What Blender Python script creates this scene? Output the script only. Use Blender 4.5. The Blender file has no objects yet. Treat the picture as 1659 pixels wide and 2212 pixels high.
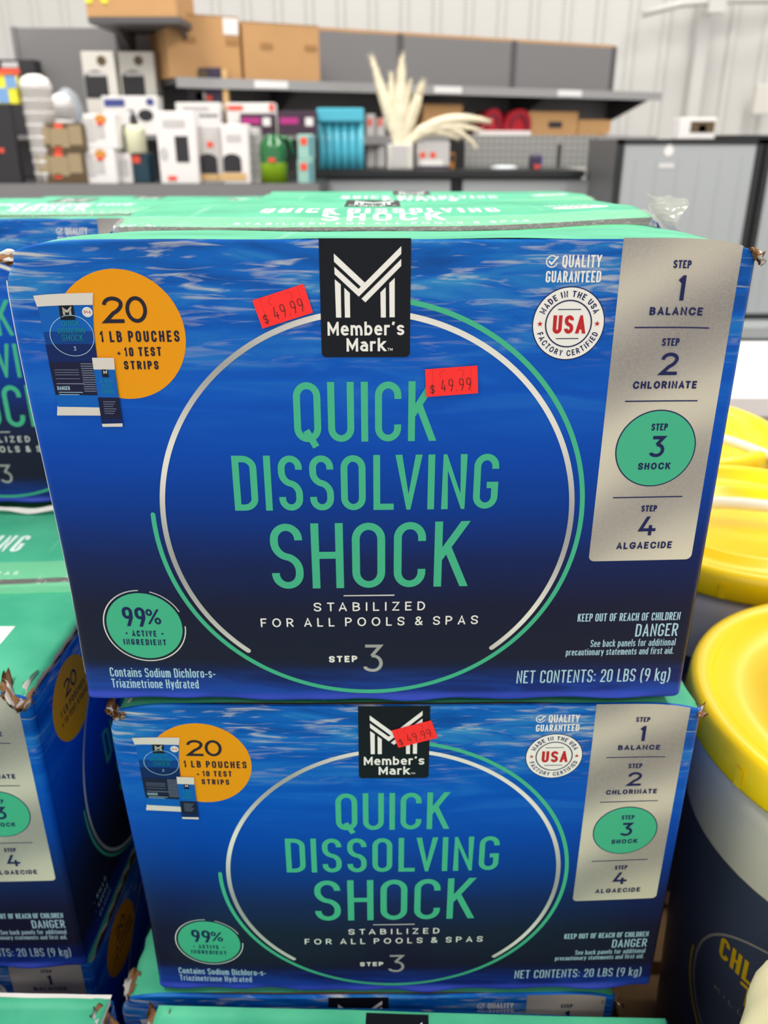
import bpy, bmesh, math, random
from mathutils import Vector, Matrix, noise
random.seed(7)
PI = math.pi
C = bpy.context.scene.collection
scn = bpy.context.scene

# ------------------------------------------------------------------ camera, world, lights, exposure
D, F, PITCH, EYE = .46, 1800.0, math.radians(24), 1.08     # stand-off, focal length in pixels of 1659x2212, tilt, eye height
cam = bpy.data.cameras.new('camera'); camo = bpy.data.objects.new('camera', cam); C.objects.link(camo)
camo.location = (0, -D, EYE); camo.rotation_euler = (math.radians(90) - PITCH, 0, 0)
cam.sensor_fit = 'VERTICAL'; cam.sensor_height = 36; cam.lens = F / 2212 * 36
cam.clip_start = .02; cam.clip_end = 60
cam.dof.use_dof = True; cam.dof.focus_distance = .485; cam.dof.aperture_fstop = 7.6
scn.camera = camo
scn.view_settings.view_transform = 'Standard'; scn.view_settings.look = 'None'
scn.view_settings.exposure = 0; scn.view_settings.gamma = 1; scn.view_settings.use_curve_mapping = False
world = bpy.data.worlds.new('store_ambience'); scn.world = world; world.use_nodes = True
wnt = world.node_tree; wb = wnt.nodes['Background']; wb.inputs[1].default_value = 1.0
wtc = wnt.nodes.new('ShaderNodeTexCoord'); wsep = wnt.nodes.new('ShaderNodeSeparateXYZ'); wnt.links.new(wtc.outputs['Generated'], wsep.inputs[0])
wm1 = wnt.nodes.new('ShaderNodeMapRange'); wm1.inputs['From Min'].default_value = 1; wm1.inputs['From Max'].default_value = -1; wm1.inputs['To Min'].default_value = .55; wm1.inputs['To Max'].default_value = 1.12
wnt.links.new(wsep.outputs['Y'], wm1.inputs['Value'])      # along the hall
wm2 = wnt.nodes.new('ShaderNodeMapRange'); wm2.interpolation_type = 'SMOOTHSTEP'; wm2.inputs['From Min'].default_value = .25; wm2.inputs['From Max'].default_value = .9; wm2.inputs['To Min'].default_value = 1; wm2.inputs['To Max'].default_value = .45
wnt.links.new(wsep.outputs['Z'], wm2.inputs['Value'])      # dim roof between the lamps
wmul = wnt.nodes.new('ShaderNodeMath'); wmul.operation = 'MULTIPLY'; wnt.links.new(wm1.outputs[0], wmul.inputs[0]); wnt.links.new(wm2.outputs[0], wmul.inputs[1])
wcol = wnt.nodes.new('ShaderNodeVectorMath'); wcol.operation = 'SCALE'; wcol.inputs[0].default_value = (1, .975, .94); wnt.links.new(wmul.outputs[0], wcol.inputs['Scale']); wnt.links.new(wcol.outputs[0], wb.inputs[0])

def area(name, loc, rot, sx, sy, power, col=(1, .97, .92)):
    l = bpy.data.lights.new(name, 'AREA'); l.shape = 'RECTANGLE'; l.size = sx; l.size_y = sy; l.energy = power; l.color = col
    o = bpy.data.objects.new(name, l); C.objects.link(o); o.location = loc; o.rotation_euler = rot
    return o
area('ceiling_strip_light', (-.6, 4.1, 3.7), (0, 0, 0), 6.5, .5, 72)
area('ceiling_strip_light', (-1.5, .9, 3.6), (0, 0, 0), .4, 4, 165)
area('ceiling_strip_light', (2.1, 1.2, 3.6), (0, 0, 0), .4, 4, 140)
area('ceiling_strip_light', (.2, -2.8, 3.6), (math.radians(-12), 0, 0), 3.5, .4, 45)

# ------------------------------------------------------------------ materials
def lin(c):
    return tuple((x / 255 / 12.92 if x / 255 <= .04045 else ((x / 255 + .055) / 1.055) ** 2.4) for x in c) + (1,)
M = {}
def mat(name, rgb, rough=.5, metal=0, spec=.4, alpha=1, trans=0, bump=0, bscale=60, var=0, vscale=8, sheen=0):
    m = bpy.data.materials.new(name); m.use_nodes = True; nt = m.node_tree; b = nt.nodes['Principled BSDF']
    b.inputs['Base Color'].default_value = lin(rgb); b.inputs['Roughness'].default_value = rough
    b.inputs['Metallic'].default_value = metal; b.inputs['Specular IOR Level'].default_value = spec
    b.inputs['Alpha'].default_value = alpha; b.inputs['Transmission Weight'].default_value = trans
    tc = nt.nodes.new('ShaderNodeTexCoord')
    if var:
        n = nt.nodes.new('ShaderNodeTexNoise'); n.inputs['Scale'].default_value = vscale; n.inputs['Detail'].default_value = 4
        mx = nt.nodes.new('ShaderNodeMix'); mx.data_type = 'RGBA'; mx.blend_type = 'MIX'
        a = lin(tuple(max(0, x * (1 - var)) for x in rgb)); c = lin(tuple(min(255, x * (1 + var)) for x in rgb))
        mx.inputs[6].default_value = a; mx.inputs[7].default_value = c
        nt.links.new(tc.outputs['Object'], n.inputs['Vector']); nt.links.new(n.outputs['Fac'], mx.inputs[0])
        nt.links.new(mx.outputs[2], b.inputs['Base Color'])
    if bump:
        n = nt.nodes.new('ShaderNodeTexNoise'); n.inputs['Scale'].default_value = bscale
        bp = nt.nodes.new('ShaderNodeBump'); bp.inputs['Strength'].default_value = bump; bp.inputs['Distance'].default_value = .004
        nt.links.new(tc.outputs['Object'], n.inputs['Vector']); nt.links.new(n.outputs['Fac'], bp.inputs['Height'])
        nt.links.new(bp.outputs['Normal'], b.inputs['Normal'])
    M[name] = m
    return m
P_ROUGH = .42
for nm, c in dict(print_green=(70, 178, 138), print_white=(238, 234, 228), print_navy=(32, 36, 84), print_pale=(178, 212, 228),
                  print_red=(190, 40, 44), print_orange=(232, 150, 12), print_black=(20, 23, 31), print_ink=(38, 34, 48),
                  print_midblue=(10, 92, 180), print_bandblue=(10, 62, 134), print_darkblue=(14, 36, 92), print_nightblue=(26, 28, 58), print_vialwhite=(214, 206, 198),
                  print_grey=(120, 128, 150), print_skyblue=(20, 120, 190), print_teal=(24, 132, 140)).items():
    mat(nm, c, P_ROUGH, spec=.14)
mat('sticker_red', (255, 44, 42), .5, spec=.3); mat('sticker_ink', (60, 10, 20), .6); mat('sticker_cut', (196, 24, 34), .6)
mat('kraft', (168, 124, 84), .85, bump=.3, var=.12, vscale=30); mat('kraft_dark', (104, 80, 58), .9, bump=.4, var=.2, vscale=60)
mat('paper_white', (226, 222, 216), .8, bump=.2)
mat('flap_lettering', (226, 244, 236), .4); mat('tape', (232, 240, 236), .12, spec=.7, alpha=.16, bump=.5, bscale=90)
mat('tape_crumple', (206, 204, 186), .15, spec=.8, alpha=.34, bump=.6, bscale=60)
mat('label_white', (236, 236, 232), .6)

def N(nt, t, **kw):
    n = nt.nodes.new(t)
    for k, v in kw.items():
        if k.startswith('i_'): n.inputs[k[2:].replace('_', ' ')].default_value = v
        else: setattr(n, k, v)
    return n
def ramp(nt, stops, interp='LINEAR'):
    r = nt.nodes.new('ShaderNodeValToRGB'); r.color_ramp.interpolation = interp
    e = r.color_ramp.elements
    while len(e) < len(stops): e.new(.5)
    for k, (p, c) in enumerate(stops):
        e[k].position = p; e[k].color = c if len(c) == 4 else lin(c)
    return r
def mth(nt, op, a, b=None, c=None):
    n = nt.nodes.new('ShaderNodeMath'); n.operation = op
    for k, v in enumerate((a, b, c)):
        if v is None: continue
        if isinstance(v, (int, float)): n.inputs[k].default_value = v
        else: nt.links.new(v, n.inputs[k])
    return n.outputs[0]
def mixc(nt, fac, a, b):
    n = nt.nodes.new('ShaderNodeMix'); n.data_type = 'RGBA'
    for k, v in ((0, fac), (6, a), (7, b)):
        if isinstance(v, (int, float, tuple)): n.inputs[k].default_value = v
        else: nt.links.new(v, n.inputs[k])
    return n.outputs[2]

def water_print():
    """The printed pool-water picture of the cartons: rippled surface at the top, deep navy below, a blue strip at the foot."""
    m = bpy.data.materials.new('water_print'); m.use_nodes = True; nt = m.node_tree; b = nt.nodes['Principled BSDF']
    b.inputs['Roughness'].default_value = P_ROUGH; b.inputs['Specular IOR Level'].default_value = .14
    tc = N(nt, 'ShaderNodeTexCoord'); s = N(nt, 'ShaderNodeSeparateXYZ'); nt.links.new(tc.outputs['Object'], s.inputs[0])
    x = mth(nt, 'ADD', s.outputs['X'], mth(nt, 'MULTIPLY', s.outputs['Y'], 1.0)); z = s.outputs['Z']
    t = mth(nt, 'DIVIDE', z, .291)
    cv = N(nt, 'ShaderNodeCombineXYZ'); nt.links.new(mth(nt, 'MULTIPLY', x, 9), cv.inputs[0]); nt.links.new(mth(nt, 'MULTIPLY', z, 58), cv.inputs[1])
    n1 = N(nt, 'ShaderNodeTexNoise', i_Scale=1.0, i_Detail=5.0, i_Roughness=.55, i_Distortion=.9); nt.links.new(cv.outputs[0], n1.inputs['Vector'])
    cv2 = N(nt, 'ShaderNodeCombineXYZ'); nt.links.new(mth(nt, 'MULTIPLY', x, 22), cv2.inputs[0]); nt.links.new(mth(nt, 'MULTIPLY', z, 190), cv2.inputs[1])
    n2 = N(nt, 'ShaderNodeTexNoise', i_Scale=1.0, i_Detail=3.0, i_Roughness=.5, i_Distortion=1.4); nt.links.new(cv2.outputs[0], n2.inputs['Vector'])
    wob = mth(nt, 'MULTIPLY', mth(nt, 'SUBTRACT', n1.outputs['Fac'], .5), .07)
    base = ramp(nt, [(0, (30, 62, 158)), (.022, (26, 60, 156)), (.045, (24, 38, 96)), (.10, (29, 30, 50)), (.24, (26, 28, 54)), (.36, (20, 36, 90)), (.47, (4, 54, 140)), (.58, (0, 68, 170)), (.72, (0, 82, 190)), (.86, (0, 88, 186)), (1, (14, 106, 186))])
    nt.links.new(mth(nt, 'ADD', t, mth(nt, 'MULTIPLY', wob, .5)), base.inputs[0])
    # the glow behind the title: brighter towards the middle of the ring, part of the printed picture
    top = ramp(nt, [(.60, (0, 0, 0, 1)), (.80, (.45, .45, .45, 1)), (.93, (1, 1, 1, 1))]); nt.links.new(t, top.inputs[0])
    band = ramp(nt, [(.34, (2, 62, 140)), (.5, (6, 92, 184)), (.66, (56, 144, 198))]); nt.links.new(n1.outputs['Fac'], band.inputs[0])
    c1 = mixc(nt, mth(nt, 'MULTIPLY', top.outputs[0], .75), base.outputs[0], band.outputs[0])
    hl = ramp(nt, [(.545, (0, 0, 0, 1)), (.68, (1, 1, 1, 1))]); nt.links.new(mth(nt, 'ADD', mth(nt, 'MULTIPLY', n2.outputs['Fac'], .72), mth(nt, 'MULTIPLY', n1.outputs['Fac'], .30)), hl.inputs[0])
    top2 = ramp(nt, [(.76, (0, 0, 0, 1)), (.88, (.65, .65, .65, 1)), (.97, (1, 1, 1, 1))]); nt.links.new(t, top2.inputs[0])
    c2 = mixc(nt, mth(nt, 'MULTIPLY', mth(nt, 'MULTIPLY', hl.outputs[0], top2.outputs[0]), .8), c1, lin((206, 204, 192)))
    low = ramp(nt, [(0, (1, 1, 1, 1)), (.05, (.7, .7, .7, 1)), (.085, (0, 0, 0, 1))]); nt.links.new(t, low.inputs[0])
    lowc = ramp(nt, [(.40, (24, 34, 92)), (.6, (34, 74, 168))]); nt.links.new(n1.outputs['Fac'], lowc.inputs[0])
    c3 = mixc(nt, mth(nt, 'MULTIPLY', low.outputs[0], .8), c2, lowc.outputs[0])
    fold = ramp(nt, [(.006, (1, 1, 1, 1)), (.016, (0, 0, 0, 1))]); nt.links.new(mth(nt, 'ADD', t, mth(nt, 'MULTIPLY', wob, .12)), fold.inputs[0])   # violet-blue folded strip at the foot
    c4 = mixc(nt, mth(nt, 'MULTIPLY', fold.outputs[0], .85), c3, lin((48, 68, 176)))
    nt.links.new(c4, b.inputs['Base Color'])
    bp = N(nt, 'ShaderNodeBump'); bp.inputs['Strength'].default_value = .12; bp.inputs['Distance'].default_value = .0006
    n3 = N(nt, 'ShaderNodeTexNoise', i_Scale=160.0, i_Detail=2.0); nt.links.new(tc.outputs['Object'], n3.inputs['Vector'])
    nt.links.new(n3.outputs['Fac'], bp.inputs['Height']); nt.links.new(bp.outputs[0], b.inputs['Normal'])
    M['water_print'] = m
water_print()

def silver_print():
    """Silver-grey ink with soft diagonal sheen bands (printed, the same on every carton)."""
    m = bpy.data.materials.new('silver_print'); m.use_nodes = True; nt = m.node_tree; b = nt.nodes['Principled BSDF']
    b.inputs['Roughness'].default_value = .45
    tc = N(nt, 'ShaderNodeTexCoord'); s = N(nt, 'ShaderNodeSeparateXYZ'); nt.links.new(tc.outputs['Object'], s.inputs[0])
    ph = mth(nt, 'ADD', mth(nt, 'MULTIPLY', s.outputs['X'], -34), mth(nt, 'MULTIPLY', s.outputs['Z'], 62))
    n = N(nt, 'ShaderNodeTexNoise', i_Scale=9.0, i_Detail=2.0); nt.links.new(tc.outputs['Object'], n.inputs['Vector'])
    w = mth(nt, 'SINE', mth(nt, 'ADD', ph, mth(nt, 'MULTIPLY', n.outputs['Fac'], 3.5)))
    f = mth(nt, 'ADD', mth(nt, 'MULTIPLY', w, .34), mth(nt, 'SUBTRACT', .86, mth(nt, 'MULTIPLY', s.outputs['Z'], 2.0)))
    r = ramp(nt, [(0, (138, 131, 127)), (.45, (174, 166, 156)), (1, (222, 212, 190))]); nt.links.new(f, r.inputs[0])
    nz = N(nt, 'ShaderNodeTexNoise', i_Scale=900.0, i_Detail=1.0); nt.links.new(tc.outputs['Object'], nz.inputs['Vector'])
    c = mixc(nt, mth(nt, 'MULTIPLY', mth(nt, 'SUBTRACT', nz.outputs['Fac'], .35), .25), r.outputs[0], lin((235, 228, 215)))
    nt.links.new(c, b.inputs['Base Color'])
    M['silver_print'] = m
silver_print()

def ring_print():
    """Silver line of the emblem: grey on its left half, near white on its right (printed gradient)."""
    m = bpy.data.materials.new('ring_print'); m.use_nodes = True; nt = m.node_tree; b = nt.nodes['Principled BSDF']; b.inputs['Roughness'].default_value = .42
    tc = N(nt, 'ShaderNodeTexCoord'); s = N(nt, 'ShaderNodeSeparateXYZ'); nt.links.new(tc.outputs['Object'], s.inputs[0])
    w = mth(nt, 'SINE', mth(nt, 'ADD', mth(nt, 'MULTIPLY', s.outputs['Z'], 44), mth(nt, 'MULTIPLY', s.outputs['X'], 22)))
    r = ramp(nt, [(0, (150, 148, 148)), (.6, (206, 202, 196)), (1, (242, 236, 226))]); nt.links.new(mth(nt, 'ADD', mth(nt, 'MULTIPLY', w, -.4), .5), r.inputs[0])
    nt.links.new(r.outputs[0], b.inputs['Base Color']); M['ring_print'] = m
ring_print()

def flap_green():
    m = bpy.data.materials.new('flap_green'); m.use_nodes = True; nt = m.node_tree; b = nt.nodes['Principled BSDF']
    b.inputs['Roughness'].default_value = .42; b.inputs['Specular IOR Level'].default_value = .13
    tc = N(nt, 'ShaderNodeTexCoord'); s = N(nt, 'ShaderNodeSeparateXYZ'); nt.links.new(tc.outputs['Object'], s.inputs[0])
    n = N(nt, 'ShaderNodeTexNoise', i_Scale=14.0, i_Detail=4.0); nt.links.new(tc.outputs['Object'], n.inputs['Vector'])
    r = ramp(nt, [(.3, (60, 160, 124)), (.7, (86, 188, 148))]); nt.links.new(n.outputs['Fac'], r.inputs[0])
    band = mth(nt, 'LESS_THAN', mth(nt, 'ABSOLUTE', mth(nt, 'SUBTRACT', s.outputs['Y'], .186)), .026)   # brighter printed band along the seam
    c = mixc(nt, mth(nt, 'MULTIPLY', band, .75), r.outputs[0], lin((66, 196, 126)))
    cv = N(nt, 'ShaderNodeCombineXYZ'); nt.links.new(mth(nt, 'MULTIPLY', s.outputs['X'], 42), cv.inputs[0]); nt.links.new(mth(nt, 'MULTIPLY', s.outputs['Y'], 2.2), cv.inputs[1])
    sn = N(nt, 'ShaderNodeTexNoise', i_Scale=1.0, i_Detail=2.0); nt.links.new(cv.outputs[0], sn.inputs['Vector'])
    sr = ramp(nt, [(.66, (0, 0, 0, 1)), (.72, (1, 1, 1, 1))]); nt.links.new(sn.outputs['Fac'], sr.inputs[0])
    c2 = mixc(nt, mth(nt, 'MULTIPLY', sr.outputs[0], .3), c, lin((190, 232, 214)))   # rubbed streaks
    nt.links.new(c2, b.inputs['Base Color'])
    n3 = N(nt, 'ShaderNodeTexNoise', i_Scale=26.0, i_Detail=3.0); nt.links.new(tc.outputs['Object'], n3.inputs['Vector'])
    bp = N(nt, 'ShaderNodeBump'); bp.inputs['Strength'].default_value = .25; bp.inputs['Distance'].default_value = .004
    nt.links.new(n3.outputs['Fac'], bp.inputs['Height']); nt.links.new(bp.outputs[0], b.inputs['Normal'])
    M['flap_green'] = m
flap_green()

# ------------------------------------------------------------------ mesh helpers
def obj(name, bm, mats, parent=None, smooth=False, loc=None, rotz=0, label=None):
    me = bpy.data.meshes.new(name); bm.to_mesh(me); bm.free()
    for k in (mats if isinstance(mats, (list, tuple)) else [mats]): me.materials.append(M[k])
    if smooth: me.polygons.foreach_set('use_smooth', [True] * len(me.polygons))
    o = bpy.data.objects.new(name, me); C.objects.link(o)
    if parent: o.parent = parent
    if loc is not None: o.location = loc
    if rotz: o.rotation_euler = (0, 0, rotz)
    if label: o['label'] = label
    return o
def thing(name, label, cat, loc=(0, 0, 0), rotz=0, group=None, scale=None):
    o = bpy.data.objects.new(name, None); C.objects.link(o); o.empty_display_size = .02
    o.location = loc; o.rotation_euler = (0, 0, rotz); o['label'] = label; o['category'] = cat
    if group: o['group'] = group
    if scale: o.scale = scale
    return o
def tag(o, label, cat, group=None):
    o['label'] = label; o['category'] = cat
    if group: o['group'] = group
    return o
def box(bm, x0, x1, y0, y1, z0, z1, mi=0, bevel=0):
    vs = [bm.verts.new((x, y, z)) for x in (x0, x1) for y in (y0, y1) for z in (z0, z1)]
    fs = [(0, 1, 3, 2), (4, 6, 7, 5), (0, 4, 5, 1), (2, 3, 7, 6), (0, 2, 6, 4), (1, 5, 7, 3)]
    nf = [bm.faces.new([vs[i] for i in f]) for f in fs]
    for f in nf: f.material_index = mi
    if bevel:
        es = list({e for f in nf for e in f.edges})
        r = bmesh.ops.bevel(bm, geom=es, offset=bevel, segments=2, affect='EDGES', profile=.5)
        for f in r['faces']: f.material_index = mi
    return nf
def lathe(bm, prof, seg=48, cx=0, cy=0, mi=0, a0=0, a1=2 * PI):
    full = abs(a1 - a0 - 2 * PI) < 1e-6; n = seg if full else seg + 1
    rings = []
    for r, z in prof:
        if r < 1e-6: rings.append([bm.verts.new((cx, cy, z))])
        else: rings.append([bm.verts.new((cx + r * math.cos(a0 + (a1 - a0) * k / seg), cy + r * math.sin(a0 + (a1 - a0) * k / seg), z)) for k in range(n)])
    for A, B in zip(rings, rings[1:]):
        for k in range(seg):
            k2 = (k + 1) % n
            if len(A) == 1 and len(B) == 1: continue
            if len(A) == 1: f = bm.faces.new((A[0], B[k2], B[k])) if len(B) > 1 else None
            elif len(B) == 1: f = bm.faces.new((A[k], A[k2], B[0]))
            else: f = bm.faces.new((A[k], A[k2], B[k2], B[k]))
            if f: f.material_index = mi; f.smooth = True
def tube(bm, pts, rad, seg=8, mi=0, cap=True):
    pts = [Vector(p) for p in pts]; R = rad if isinstance(rad, (list, tuple)) else [rad] * len(pts); rings = []
    up = Vector((0, 0, 1))
    for k, p in enumerate(pts):
        t = (pts[min(k + 1, len(pts) - 1)] - pts[max(k - 1, 0)]).normalized()
        a = t.cross(up if abs(t.dot(up)) < .95 else Vector((1, 0, 0))).normalized(); b = a.cross(t).normalized()
        rings.append([bm.verts.new(p + a * R[k] * math.cos(2 * PI * j / seg) + b * R[k] * math.sin(2 * PI * j / seg)) for j in range(seg)])
    for A, B in zip(rings, rings[1:]):
        for j in range(seg):
            f = bm.faces.new((A[j], A[(j + 1) % seg], B[(j + 1) % seg], B[j])); f.material_index = mi; f.smooth = True
    if cap:
        for r in (rings[0][::-1], rings[-1]): bm.faces.new(r).material_index = mi
def grid(bm, fn, nu, nv, mi=0, smooth=True):
    g = [[bm.verts.new(fn(i / nu, j / nv)) for j in range(nv + 1)] for i in range(nu + 1)]
    for i in range(nu):
        for j in range(nv):
            f = bm.faces.new((g[i][j], g[i + 1][j], g[i + 1][j + 1], g[i][j + 1])); f.material_index = mi; f.smooth = smooth
    return g
def nz(*p, s=1): return noise.noise(Vector(p) * s)

# ------------------------------------------------------------------ lettering: a small stroke alphabet (x 0..1 of the letter, y 0..1 of cap height; r = rounded corner)
G = {}
def glyph(ch, w, *strokes):
    out = []
    for s in strokes:
        closed = s.endswith('z'); s = s[:-1] if closed else s
        out.append(([(float(a.rstrip('r')), float(b.rstrip('r')), b.endswith('r')) for a, b in (q.split(',') for q in s.split())], closed))
    G[ch] = (w, out)
XH, DS = .70, -.27
glyph('A', 1.12, '0,0 .5,1 1,0', '.17,.28 .83,.28')
glyph('B', 1, '0,0 0,1 .92,1r .92,.53r 0,.53', '0,.53 1,.53r 1,0r 0,0')
glyph('C', 1, '1,.74 1,1r 0,1r 0,0r 1,0r 1,.26')
glyph('D', 1.02, '0,0 0,1 1,1r 1,0rz')
glyph('E', .85, '1,1 0,1 0,0 1,0', '0,.52 .85,.52')
glyph('F', .82, '1,1 0,1 0,0', '0,.50 .85,.50')
glyph('G', 1.05, '1,.76 1,1r 0,1r 0,0r 1,0r 1,.43 .55,.43')
glyph('H', 1, '0,0 0,1', '1,0 1,1', '0,.52 1,.52')
glyph('I', 0, '0,0 0,1')
glyph('K', 1.05, '0,0 0,1', '0,.42 .95,1', '.36,.62 1,0')
glyph('L', .8, '0,1 0,0 1,0')
glyph('M', 1.4, '0,0 0,1 .5,.22 1,1 1,0')
glyph('N', 1.05, '0,0 0,1 1,0 1,1')
glyph('O', 1.05, '0,1r 1,1r 1,0r 0,0rz')
glyph('P', .95, '0,0 0,1 1,1r 1,.45r 0,.45')
glyph('Q', 1.05, '0,1r 1,1r 1,0r 0,0rz', '.42,.16 .9,-.16')
glyph('R', 1, '0,0 0,1 .96,1r .96,.47r 0,.47', '.5,.47 1,0')
glyph('S', 1, '1,.78 1,1r 0,1r 0,.54r 1,.46r 1,0r 0,0r 0,.22')
glyph('T', 1, '0,1 1,1', '.5,1 .5,0')
glyph('U', 1, '0,1 0,0r 1,0r 1,1')
glyph('V', 1.1, '0,1 .5,0 1,1')
glyph('W', 1.6, '0,1 .25,0 .5,.9 .75,0 1,1')
glyph('X', 1.05, '0,0 1,1', '0,1 1,0')
glyph('Y', 1.05, '0,1 .5,.45 1,1', '.5,.45 .5,0')
glyph('Z', .95, '0,1 1,1 0,0 1,0')
glyph('0', 1, '0,1r 1,1r 1,0r 0,0rz')
glyph('1', .36, '0,.80 1,1 1,0')
glyph('2', .95, '0,.72 0,1r 1,1r 1,.52r .5,.36 0,0 1,0')
glyph('3', .95, '.02,1 .95,1 .42,.60', '.42,.60 1,.60r 1,0r 0,0r 0,.16')
glyph('4', 1.1, '.45,1 0,.26 1,.26', '.72,.55 .72,0')
glyph('6', 1, '.85,1 .05,.35 0,0r 1,0r 1,.58r 0,.58r 0,.3')
glyph('9', 1, '1,.62 1,1r 0,1r 0,.45r 1,.45r 1,.8', '1,.75 1,.45 .55,0')
glyph('&', 1.1, '1,0 .1,.80 .15,1r .75,1r .75,.72r 0,.35r 0,0r .75,0r 1,.42')
glyph('%', 1.3, '0,1r .36,1r .36,.62r 0,.62rz', '.64,.38r 1,.38r 1,0r .64,0rz', '.86,1 .14,0')
glyph('+', .8, '0,.42 1,.42', '.5,.1 .5,.74')
glyph('-', .5, '0,.36 1,.36')
glyph('.', 0, '0,0 0,.03')
glyph(':', 0, '0,.05 0,.16', '0,.55 0,.66')
glyph('(', .3, '1,1.08 0,.8r 0,.1r 1,-.18')
glyph(')', .3, '0,1.08 1,.8r 1,.1r 0,-.18')
glyph("'", .15, '1,1.08 0,.80')
glyph('$', .9, '1,.76 1,.9r 0,.9r 0,.5r 1,.5r 1,.1r 0,.1r 0,.24', '.5,1.02 .5,-.02')
glyph('a', .85, '.05,.62 .1,.70r 1,.70r 1,0', '1,.42 0,.42r 0,0r 1,0r 1,.2')
glyph('b', .88, '0,1 0,0', '0,.2 0,0r 1,0r 1,.70r 0,.70r 0,.5')
glyph('c', .82, '1,.5 1,.70r 0,.70r 0,0r 1,0r 1,.2')
glyph('d', .88, '1,1 1,0', '1,.2 1,0r 0,0r 0,.70r 1,.70r 1,.5')
glyph('e', .88, '0,.36 1,.36 1,.70r 0,.70r 0,0r 1,0r 1,.1')
glyph('f', .5, '1,1 .4,1r .4,0', '0,.66 1,.66')
glyph('g', .88, '1,.70 1,-.27r 0,-.27r 0,-.15', '1,.2 1,0r 0,0r 0,.70r 1,.70r 1,.5')
glyph('h', .88, '0,1 0,0', '0,.5 0,.70r 1,.70r 1,0')
glyph('i', 0, '0,0 0,.70', '0,.92 0,.97')
glyph('k', .85, '0,0 0,1', '0,.26 .9,.70', '.3,.42 1,0')
glyph('l', 0, '0,0 0,1')
glyph('m', 1.5, '0,0 0,.70', '0,.5 0,.70r .5,.70r .5,0', '.5,.5 .5,.70r 1,.70r 1,0')
glyph('n', .88, '0,0 0,.70', '0,.5 0,.70r 1,.70r 1,0')
glyph('o', .92, '0,.70r 1,.70r 1,0r 0,0rz')
glyph('p', .88, '0,-.27 0,.70', '0,.2 0,0r 1,0r 1,.70r 0,.70r 0,.5')
glyph('r', .5, '0,0 0,.70', '0,.45 0,.70r 1,.70')
glyph('s', .78, '1,.55 1,.70r 0,.70r 0,.38r 1,.33r 1,0r 0,0r 0,.15')
glyph('t', .5, '.4,.92 .4,0r 1,0', '0,.68 1,.68')
glyph('u', .88, '0,.70 0,0r 1,0r 1,.70', '1,.3 1,0')
glyph('y', .9, '0,.70 .5,0', '1,.70 .5,0 .25,-.27')
glyph('z', .8, '0,.70 1,.70 0,0 1,0')

def round_path(pts, closed, rx, ry):
    """rounded corners as quarter ellipses; pts in real units"""
    n = len(pts); out = []
    for k in range(n):
        x, y, r = pts[k]; V = Vector((x, y))
        if not r or (not closed and k in (0, n - 1)): out.append(V); continue
        P, Q = pts[k - 1], pts[(k + 1) % n]
        def cut(O):
            d = Vector((O[0], O[1])) - V; L = d.length
            if L < 1e-9: return V
            lim = rx if abs(d.x) > abs(d.y) else ry
            return V + d / L * min(lim, L * (.5 if O[2] else 1.0))
        A, B = cut(P), cut(Q); cen = A + B - V
        for j in range(9):
            t = PI / 2 * j / 8; p = cen + (A - cen) * math.cos(t) + (B - cen) * math.sin(t)
            out.append(p)
    res = []
    for p in out:
        if not res or (p - res[-1]).length > 1e-6: res.append(p)
    if closed and len(res) > 1 and (res[0] - res[-1]).length < 1e-6: res.pop()
    return res
def clip_half(poly, ax, val, keep_less):
    out = []; n = len(poly)
    for k in range(n):
        a, b = poly[k], poly[(k + 1) % n]
        ia = (a[ax] <= val) == keep_less or abs(a[ax] - val) < 1e-12; ib = (b[ax] <= val) == keep_less or abs(b[ax] - val) < 1e-12
        if ia: out.append(a)
        if ia != ib:
            t = (val - a[ax]) / (b[ax] - a[ax]); out.append(a + (b - a) * t)
    return out
def stroke(pts, closed, sw, miter=4.0):
    n = len(pts); L, R = [], []
    for k in range(n):
        p = pts[k]
        d1 = (p - pts[k - 1]) if (closed or k > 0) else None; d2 = (pts[(k + 1) % n] - p) if (closed or k < n - 1) else None
        d1 = d1.normalized() if d1 is not None else d2.normalized(); d2 = d2.normalized() if d2 is not None else d1
        n1 = Vector((-d1.y, d1.x)); n2 = Vector((-d2.y, d2.x)); m = n1 + n2
        m = m.normalized() if m.length > 1e-6 else n1
        s = sw / 2 / max(1 / miter, m.dot(n1)); L.append(p + m * s); R.append(p - m * s)
    out = []
    for k in range(n if closed else n - 1):
        j = (k + 1) % n; out.append([R[k], R[j], L[j], L[k]])
    return out
def disc2(c, r, n=10): return [c + Vector((math.cos(2 * PI * k / n), math.sin(2 * PI * k / n))) * r for k in range(n)]

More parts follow.
